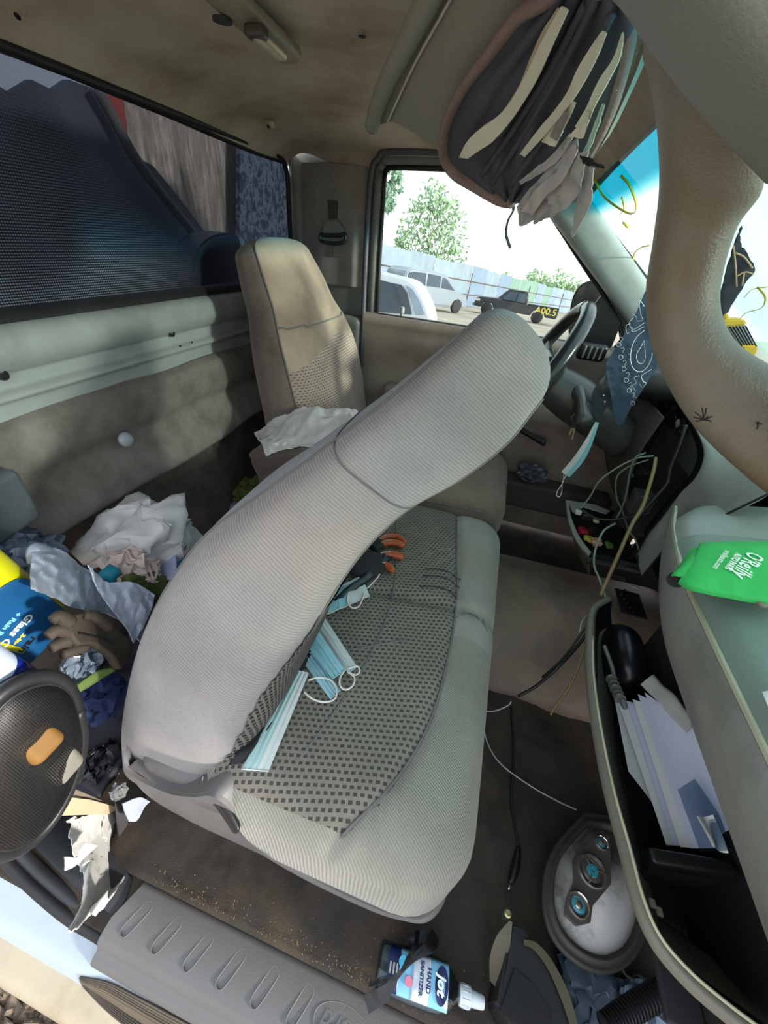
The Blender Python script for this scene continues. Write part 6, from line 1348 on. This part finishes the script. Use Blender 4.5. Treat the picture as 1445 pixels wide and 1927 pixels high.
# ---------------------------------------------------------------- outside: the yard lies tilted against the cab
UP = V((.03, .077, .9966)).normalized(); HG = 1.55
GO = CAM - UP * HG
E1 = (V((1, 0, 0)) - UP * UP.x).normalized(); E2 = UP.cross(E1).normalized()
def O(px, py, h=0.0): return PP(px, py, GO + UP * h, UP)
def gmat():
    q = NT('yard_ground'); co = q.geo()
    a = q.noise(co, .6, 6, .6); b = q.noise(co, 18, 6, .7); c = q.noise(co, 70, 3, .6)
    col = q.ramp(a, [(.35, lin(176, 160, 140)), (.65, lin(206, 192, 172))])
    col = q.mix(1.0, col, q.ramp(b, [(.3, (.45, .44, .43, 1)), (.65, (1.05, 1.05, 1.05, 1))]), 'MULTIPLY')
    q.l(col, q.b.inputs['Base Color']); q.b.inputs['Roughness'].default_value = 1; q.bump(q.math('MULTIPLY_ADD', c, .4, b), .8, .03); return q.m
gv = [GO + E1 * a + E2 * b for a, b in ((-90, -60), (90, -60), (90, 120), (-90, 120))]
grd = mk('ground', gv, [(0, 1, 2, 3)], gmat()); grd['kind'] = 'structure'
# broken stones beside the truck
random.seed(11); vs, fs = [], []
for k in range(2600):
    c0 = O(random.uniform(-500, 500), random.uniform(1780, 2150)); r = random.uniform(.008, .035)
    if True:
        # keep them cheap: an octahedron-like chip
        v_ = [V((r, 0, 0)), V((-r, r * .2, 0)), V((0, r * .9, 0)), V((r * .2, -r * .8, 0)), V((r * .1, 0, r * .6)), V((0, r * .1, -r * .4))]; f_ = [(0, 2, 4), (2, 1, 4), (1, 3, 4), (3, 0, 4), (2, 0, 5), (1, 2, 5), (3, 1, 5), (0, 3, 5)]
        Rr = Euler((random.random() * 6, random.random() * 6, random.random() * 6)).to_matrix(); v_ = [Rr @ v for v in v_]
    b0 = len(vs); vs += [c0 + v for v in v_]; fs += [tuple(i + b0 for i in f) for f in f_]
tag(mk('gravel', vs, fs, mat('gravel_brown', (112, 98, 84), .95, var=.4, vs=40, grain=.5), None, smooth=False), 'broken brown gravel on the ground below the sill', 'gravel', kind='stuff')
# fence of upright metal sheets
fL, fR = O(640, 560), O(1180, 597)
fdir = (fR - fL); FL = fdir.length; fdir.normalize(); fn_ = fdir.cross(UP).normalized()
if fn_.dot(CAM - fL) < 0: fn_ = -fn_
fence = empty('yard_fence', fL, 'tall fence of upright pale blue metal sheets across the back of the yard', 'fence')
NP = 44; pw = FL / NP; hF = 3.0
def panel_mesh():
    vs, fs = [], []; n = 12
    for j in range(2):
        for i in range(n + 1):
            o = (.025 if (i % 4) in (1, 2) else 0); vs.append(fdir * (pw * 1.0 * i / n) + fn_ * o + UP * (hF * j))
    fs = [(i, i + 1, i + n + 2, i + n + 1) for i in range(n)]
    return vs, fs
cols = [(132, 146, 168), (120, 136, 160), (144, 156, 172), (118, 146, 132), (136, 148, 162)]
metas = []
for k, c in enumerate(cols):
    v_, f_ = panel_mesh(); me = bpy.data.meshes.new('fence_panel'); me.from_pydata(v_, [], f_); me.materials.append(mat('fence_sheet_%d' % k, c, .45, var=.12, vs=1.2)); metas.append(me)
for k in range(NP):
    o = bpy.data.objects.new('fence_panel', metas[(k * 7 + k // 3) % 5 if k % 9 else 3]); COL.objects.link(o); o.parent = fence
    o.location = fdir * (pw * k) + fn_ * (.03 * (k % 2)) + UP * random.uniform(-.12, .06)
M_rail = mat('fence_rail_rust', (112, 84, 78), .7)
for h in (.9, 1.9):
    tube('fence_rail', [fL + fn_ * .09 + UP * h, fR + fn_ * .09 + UP * h], .035, M_rail, fence, sm=1, seg=6)
for k in range(0, NP, 5): tube('fence_post', [fL + fdir * (pw * k) + fn_ * .08, fL + fdir * (pw * k) + fn_ * .08 + UP * 2.5], .045, M_rail, fence, sm=1, seg=6)
# ---- vehicles
M_tyre = mat('tyre', (38, 38, 40), .8); M_hub = mat('hub_grey', (120, 120, 122), .4, .5); M_win = mat('car_glass', (66, 76, 90), .08, var=.3, vs=.8)
def wheel(c, ax, r, w, par, hub=None):
    t = lathe('wheel', [(r * .6, -w * .1), (r * .9, 0), (r, w * .15), (r, w * .85), (r * .9, w), (r * .6, w)], c, ax, M_tyre, par, 24)
    lathe('wheel_hub', [(.01, .02), (r * .25, .0), (r * .6, .04), (r * .62, .06)], c, ax, hub or M_hub, t, 20)
class Car:
    def __init__(s, name, front, rear, label, cat='car', group=None):
        s.o = rear; s.f = (front - rear).normalized(); s.s = s.f.cross(UP).normalized()
        if s.s.dot(CAM - rear) < 0: s.s = -s.s         # s.s points to the near side
        s.e = empty(name, rear, label, cat, group)
    def p(s, x, z, y=0.0): return s.o + s.f * x + UP * z + s.s * y
    def body(s, name, prof, y0, y1, m, bev=.05, par=None): return prism(name, [s.p(x, z, y0) for x, z in prof], s.s * (y1 - y0), m, par or s.e, bevel=bev)
# black pickup, nose to the left
wb = (O(912, 592) - O(1007, 609)).length; k_ = wb / 3.5
pk = Car('pickup_truck', O(912, 592), O(1007, 609), 'black pickup truck with yellow numbers sprayed on its bed, by the fence', 'truck')
M_pk = mat('pickup_black', (44, 46, 50), .35, var=.1, vs=1); M_pklit = mat('pickup_lit_grey', (128, 124, 118), .6)  # light on the black hood put into colour; roof, screen, bumper share it
S_ = lambda L: [(x * k_, z * k_) for x, z in L]
pk.body('lower_body', S_([(-1.2, .45), (-1.25, 1.0), (-.15, 1.02), (2.3, 1.02), (3.1, 1.08), (4.25, 1.0), (4.4, .85), (4.42, .45), (3.95, .42), (3.8, .75), (3.2, .75), (3.05, .42), (.5, .42), (.38, .75), (-.3, .75), (-.45, .45)]), -1.8, 0, M_pk)
pk.body('hood', S_([(2.6, 1.02), (2.7, 1.14), (4.1, 1.05), (4.2, .98)]), -1.7, -.1, M_pklit, .03)
pk.body('cab', S_([(.9, 1.0), (1.0, 1.66), (1.15, 1.74), (2.2, 1.74), (2.4, 1.66), (3.0, 1.05)]), -1.7, -.1, M_pk, .06)
pk.body('roof_panel', S_([(1.05, 1.72), (1.15, 1.77), (2.2, 1.77), (2.35, 1.70)]), -1.65, -.12, M_pklit, .02)
pk.body('windscreen', S_([(2.30, 1.62), (2.36, 1.64), (2.92, 1.10), (2.86, 1.08)]), -1.6, -.12, M_pklit, .01)
for a, b, c, d in ((1.10, 1.12, 1.6, 1.72),): pk.body('side_window', S_([(1.05, 1.08), (1.12, 1.60), (1.62, 1.62), (1.66, 1.08)]), -.1, -.06, M_win, .01); pk.body('side_window', S_([(1.72, 1.08), (1.70, 1.62), (2.22, 1.60), (2.66, 1.10)]), -.1, -.06, M_win, .01)
pk.body('bed_rail', S_([(-1.22, 1.0), (-1.22, 1.08), (.85, 1.08), (.85, 1.0)]), -1.75, -.02, mat('bed_dark', (28, 28, 30), .7), .02)
pk.body('headlamp', S_([(4.05, .78), (4.1, .95), (4.40, .90), (4.42, .76)]), -.3, .02, mat('lamp_pale', (190, 188, 176), .3), .01)
pk.body('bumper', S_([(4.2, .45), (4.2, .62), (4.55, .62), (4.55, .45)]), -1.8, -.05, M_pklit, .03)
for x in (0.03, 3.5): wheel(pk.p(x * k_, .39 * k_, .03), -pk.s, .39 * k_, .25, pk.e)
Mt = basis(pk.p(-.42 * k_, .80 * k_, .03), -pk.f, UP)
text('sprayed_number', 'A00.5', .56 * k_, Mt, mat('spray_yellow', (226, 206, 96), .6), pk.e, depth=.004, bold=.008, sx=1.05)
# silver minivan, nose to the right
f_, r_ = O(856, 590), O(793, 584); wb = (f_ - r_).length; k_ = 1.0
r_ = f_ + (r_ - f_).normalized() * 3.0 * 1.12; k_ = 1.12
mv = Car('minivan', f_, r_, 'silver minivan with dark windows, nose towards the black pickup', 'van')
M_mv = mat('van_silver', (140, 146, 158), .3, .3, var=.05)
mv.body('van_body', S_([(-.9, .35), (-1.0, 1.0), (-.95, 1.55), (-.6, 1.74), (1.0, 1.76), (1.9, 1.68), (2.9, 1.08), (3.7, .86), (3.85, .6), (3.8, .3), (3.4, .3), (3.3, .55), (3.0, .66), (2.7, .55), (2.6, .3), (.4, .3), (.3, .55), (0, .66), (-.3, .55), (-.4, .3)]), -1.7, 0, M_mv, .06)
mv.body('side_window', S_([(-.85, 1.12), (-.8, 1.52), (-.5, 1.6), (.35, 1.62), (.4, 1.1)]), -.03, .02, M_win, .01); mv.body('side_window', S_([(.5, 1.1), (.48, 1.62), (1.4, 1.60), (1.45, 1.1)]), -.03, .02, M_win, .01); mv.body('side_window', S_([(1.55, 1.1), (1.52, 1.58), (1.85, 1.52), (2.6, 1.06)]), -.03, .02, M_win, .01)
for x in (0, 3.0): wheel(mv.p(x * k_, .33 * k_, .04), -mv.s, .33 * k_, .22, mv.e, mat('hub_yellow', (206, 176, 90), .6) if x else None)
# white car close by: only its rear quarter shows
sv = empty('white_car', Py(770, 600, 9.0), 'rear quarter of a white car parked nearest the side window', 'car')
wq = lambda x, y, d=9.0: Py(x, y, d)
prism('car_body', [wq(x, y) for x, y in cr([(600, 500), (680, 505), (735, 517), (765, 525), (783, 540), (797, 565), (806, 590), (809, 612), (805, 640), (700, 640), (600, 640)], 3)], (-.1, 1.5, -.11), mat('car_white', (196, 202, 212), .3, var=.03), sv, bevel=.03)
prism('side_window', [wq(x, y, 8.97) for x, y in ((690, 520), (735, 532), (755, 536), (766, 552), (772, 580), (774, 592), (690, 585))], (0, .04, 0), M_win, sv, bevel=.008)
prism('rear_window', [wq(x, y, 8.97) for x, y in ((764, 537), (776, 544), (790, 566), (800, 592), (782, 592), (776, 570))], (0, .04, 0), mat('car_glass_pale', (136, 150, 168), .1, var=.2, vs=1), sv, bevel=.008)
# ---- trees
M_leaf = [mat('leaf_green_%d' % k, c, .7, var=.25, vs=1.5) for k, c in enumerate(((140, 168, 128), (164, 188, 142), (124, 154, 130)))]
M_bark = mat('bark', (112, 100, 88), .9)
def tree(name, blobs, dist, trunk, label, cat, leaf=.22, n=260, mi=0, seed=0, group=None):
    """blobs: (px, py, radius in px); trunk: px polyline; built at its own distance"""
    random.seed(seed); sc = dist / 715 * 1.15
    at = lambda px, py: CAM + ray(px, py) * dist
    t = empty(name, at(*trunk[0]), label, cat, group)
    if len(trunk) > 1: tube('trunk', [at(*p) for p in trunk], lambda f: .16 * (1 - .7 * f), M_bark, t, seg=8)
    for bi, (px, py, r) in enumerate(blobs):
        c = at(px, py); tube('branch', [at(*trunk[min(len(trunk) - 1, 1 + bi % 2)]), c.lerp(at(*trunk[-1]), .5), c], .035, M_bark, t, seg=5, sm=3)
    vs, fs = [], []
    for (px, py, r) in blobs:
        c = at(px, py); R_ = r * sc
        for k in range(n):
            d = V((random.gauss(0, 1), random.gauss(0, 1), random.gauss(0, 1))).normalized() * (R_ * random.random() ** .45)
            if noise.noise((c + d) * 1.1) < -.12: continue
            p = c + d; a = V((random.gauss(0, 1), random.gauss(0, 1), random.gauss(0, 1))).normalized(); b = a.orthogonal().normalized(); l = leaf * random.uniform(.6, 1.3)
            i = len(vs); vs += [p - a * l, p + b * l * .35, p + a * l, p - b * l * .35]; fs.append((i, i + 1, i + 2, i + 3))
    o = mk('foliage', vs, fs, M_leaf[mi], t, smooth=False); o['kind'] = 'stuff'
tree('tree', [(812, 375, 22), (835, 385, 20), (800, 400, 26), (845, 415, 22), (825, 430, 28), (775, 430, 22), (795, 455, 26), (850, 455, 24), (760, 455, 14), (830, 475, 28), (775, 485, 24), (800, 505, 24), (850, 495, 24), (752, 495, 14), (815, 522, 18)], 95, [(800, 560), (802, 500), (812, 440), (820, 380)], 'tall leafy tree standing behind the fence in the side window', 'tree', leaf=.62, n=170, mi=0, seed=4)
tree('tree', [(722, 330, 16), (738, 345, 16), (728, 370, 14), (745, 330, 10), (730, 385, 9)], 40, [(700, 560), (705, 450), (722, 350)], 'branch of a tree at the top left corner of the side window', 'tree', leaf=.28, n=110, mi=2, seed=6)
tree('small_tree', [(930, 525, 9), (945, 530, 9), (955, 520, 6), (935, 535, 9), (962, 538, 7)], 100, [(942, 565), (944, 545), (948, 525)], 'small sapling above the fence left of the bushes', 'tree', leaf=.45, n=90, mi=1, seed=7)
tree('bush', [(1000, 530, 11), (1018, 535, 14), (1040, 532, 15), (1062, 540, 15), (1082, 545, 13), (1098, 552, 11), (1005, 545, 12), (1030, 548, 14), (1055, 552, 12)], 100, [(1045, 575), (1045, 555), (1040, 540)], 'rounded green bushes rising over the fence behind the pickup', 'bush', leaf=.55, n=190, mi=1, seed=8)
tree('sapling', [(996, 518, 6), (1010, 512, 5), (1022, 518, 5), (1052, 512, 5), (1060, 518, 5)], 112, [(1020, 560), (1018, 540), (1015, 520)], 'thin twigs standing above the bushes', 'tree', leaf=.45, n=40, mi=0, seed=9)
# ---- what stands behind the rear window, in the truck bed
def bedq(L, x): return [Px(a, b, x) for a, b in L]
def streak():
    q = NT('weathered_board'); co = q.geo(); mp = q.n('ShaderNodeMapping'); mp.inputs['Scale'].default_value = (1, 9, 1.2); q.l(co, mp.inputs[0])
    q.l(q.ramp(q.noise(mp.outputs[0], 8, 8, .7, .2), [(.35, lin(150, 132, 112)), (.5, lin(190, 172, 150)), (.62, lin(232, 214, 194))]), q.b.inputs['Base Color']); q.b.inputs['Roughness'].default_value = .9; return q.m
prism('weathered_board', bedq([(188, 120), (300, 130), (455, 200), (450, 520), (385, 520), (240, 300)], -1.32), (-.03, 0, 0), streak()); tag(bpy.data.objects['weathered_board'], 'brown streaked board standing in the truck bed behind the rear window', 'board')
prism('slanted_board', bedq([(-160, 200), (-40, 140), (20, 175), (60, 150), (100, 170), (130, 150), (185, 170), (250, 290), (385, 470), (440, 470), (440, 640), (-160, 760)], -1.14), (-.02, 0, 0), mat('bed_panel_dark', (88, 92, 100), .6, var=.6, vs=6)); tag(bpy.data.objects['slanted_board'], 'dark slanted panel filling the left of the view through the rear window', 'board')
tube('bed_strap', bedq([(183, 168), (215, 225), (255, 298), (320, 385), (388, 468)], -1.10), .014, mat('strap_taupe', (128, 120, 112), .6), None, seg=10); tag(bpy.data.objects['bed_strap'], 'pale diagonal edge trim along the dark panel behind the rear window', 'trim')
prism('grey_flap', bedq([(262, 298), (288, 312), (340, 375), (395, 450), (375, 466), (320, 380)], -1.18), (-.01, 0, 0), mat('flap_grey', (104, 106, 106), .7)); tag(bpy.data.objects['grey_flap'], 'grey triangular flap beside the diagonal trim behind the rear window', 'flap')
prism('red_cloth', bedq([(188, 158), (208, 166), (232, 190), (241, 250), (232, 252), (212, 210)], -1.16), (-.01, 0, 0), mat('cloth_red', (190, 92, 76), .8)); tag(bpy.data.objects['red_cloth'], 'faded red cloth at the top of the diagonal trim behind the rear window', 'cloth')
prism('black_can', bedq(cr([(356, 600), (362, 530), (372, 480), (388, 455), (412, 442), (448, 442), (458, 480), (460, 600)], 3), -.96), (-.10, 0, 0), mat('can_dark', (40, 46, 58), .4), bevel=.01); tag(bpy.data.objects['black_can'], 'dark rounded can standing low behind the rear window by the headrest', 'can')
def specks():
    q = NT('speckled_sheet'); co = q.geo(); q.l(q.ramp(q.noise(co, 16, 8, .75, .2), [(.46, lin(70, 78, 92)), (.52, lin(150, 160, 174)), (.56, lin(70, 78, 92))]), q.b.inputs['Base Color']); return q.m
prism('speckled_sheet', bedq([(452, 240), (560, 262), (575, 560), (450, 560)], -1.24), (-.02, 0, 0), specks()); tag(bpy.data.objects['speckled_sheet'], 'dark blue speckled sheet at the right end behind the rear window', 'sheet')
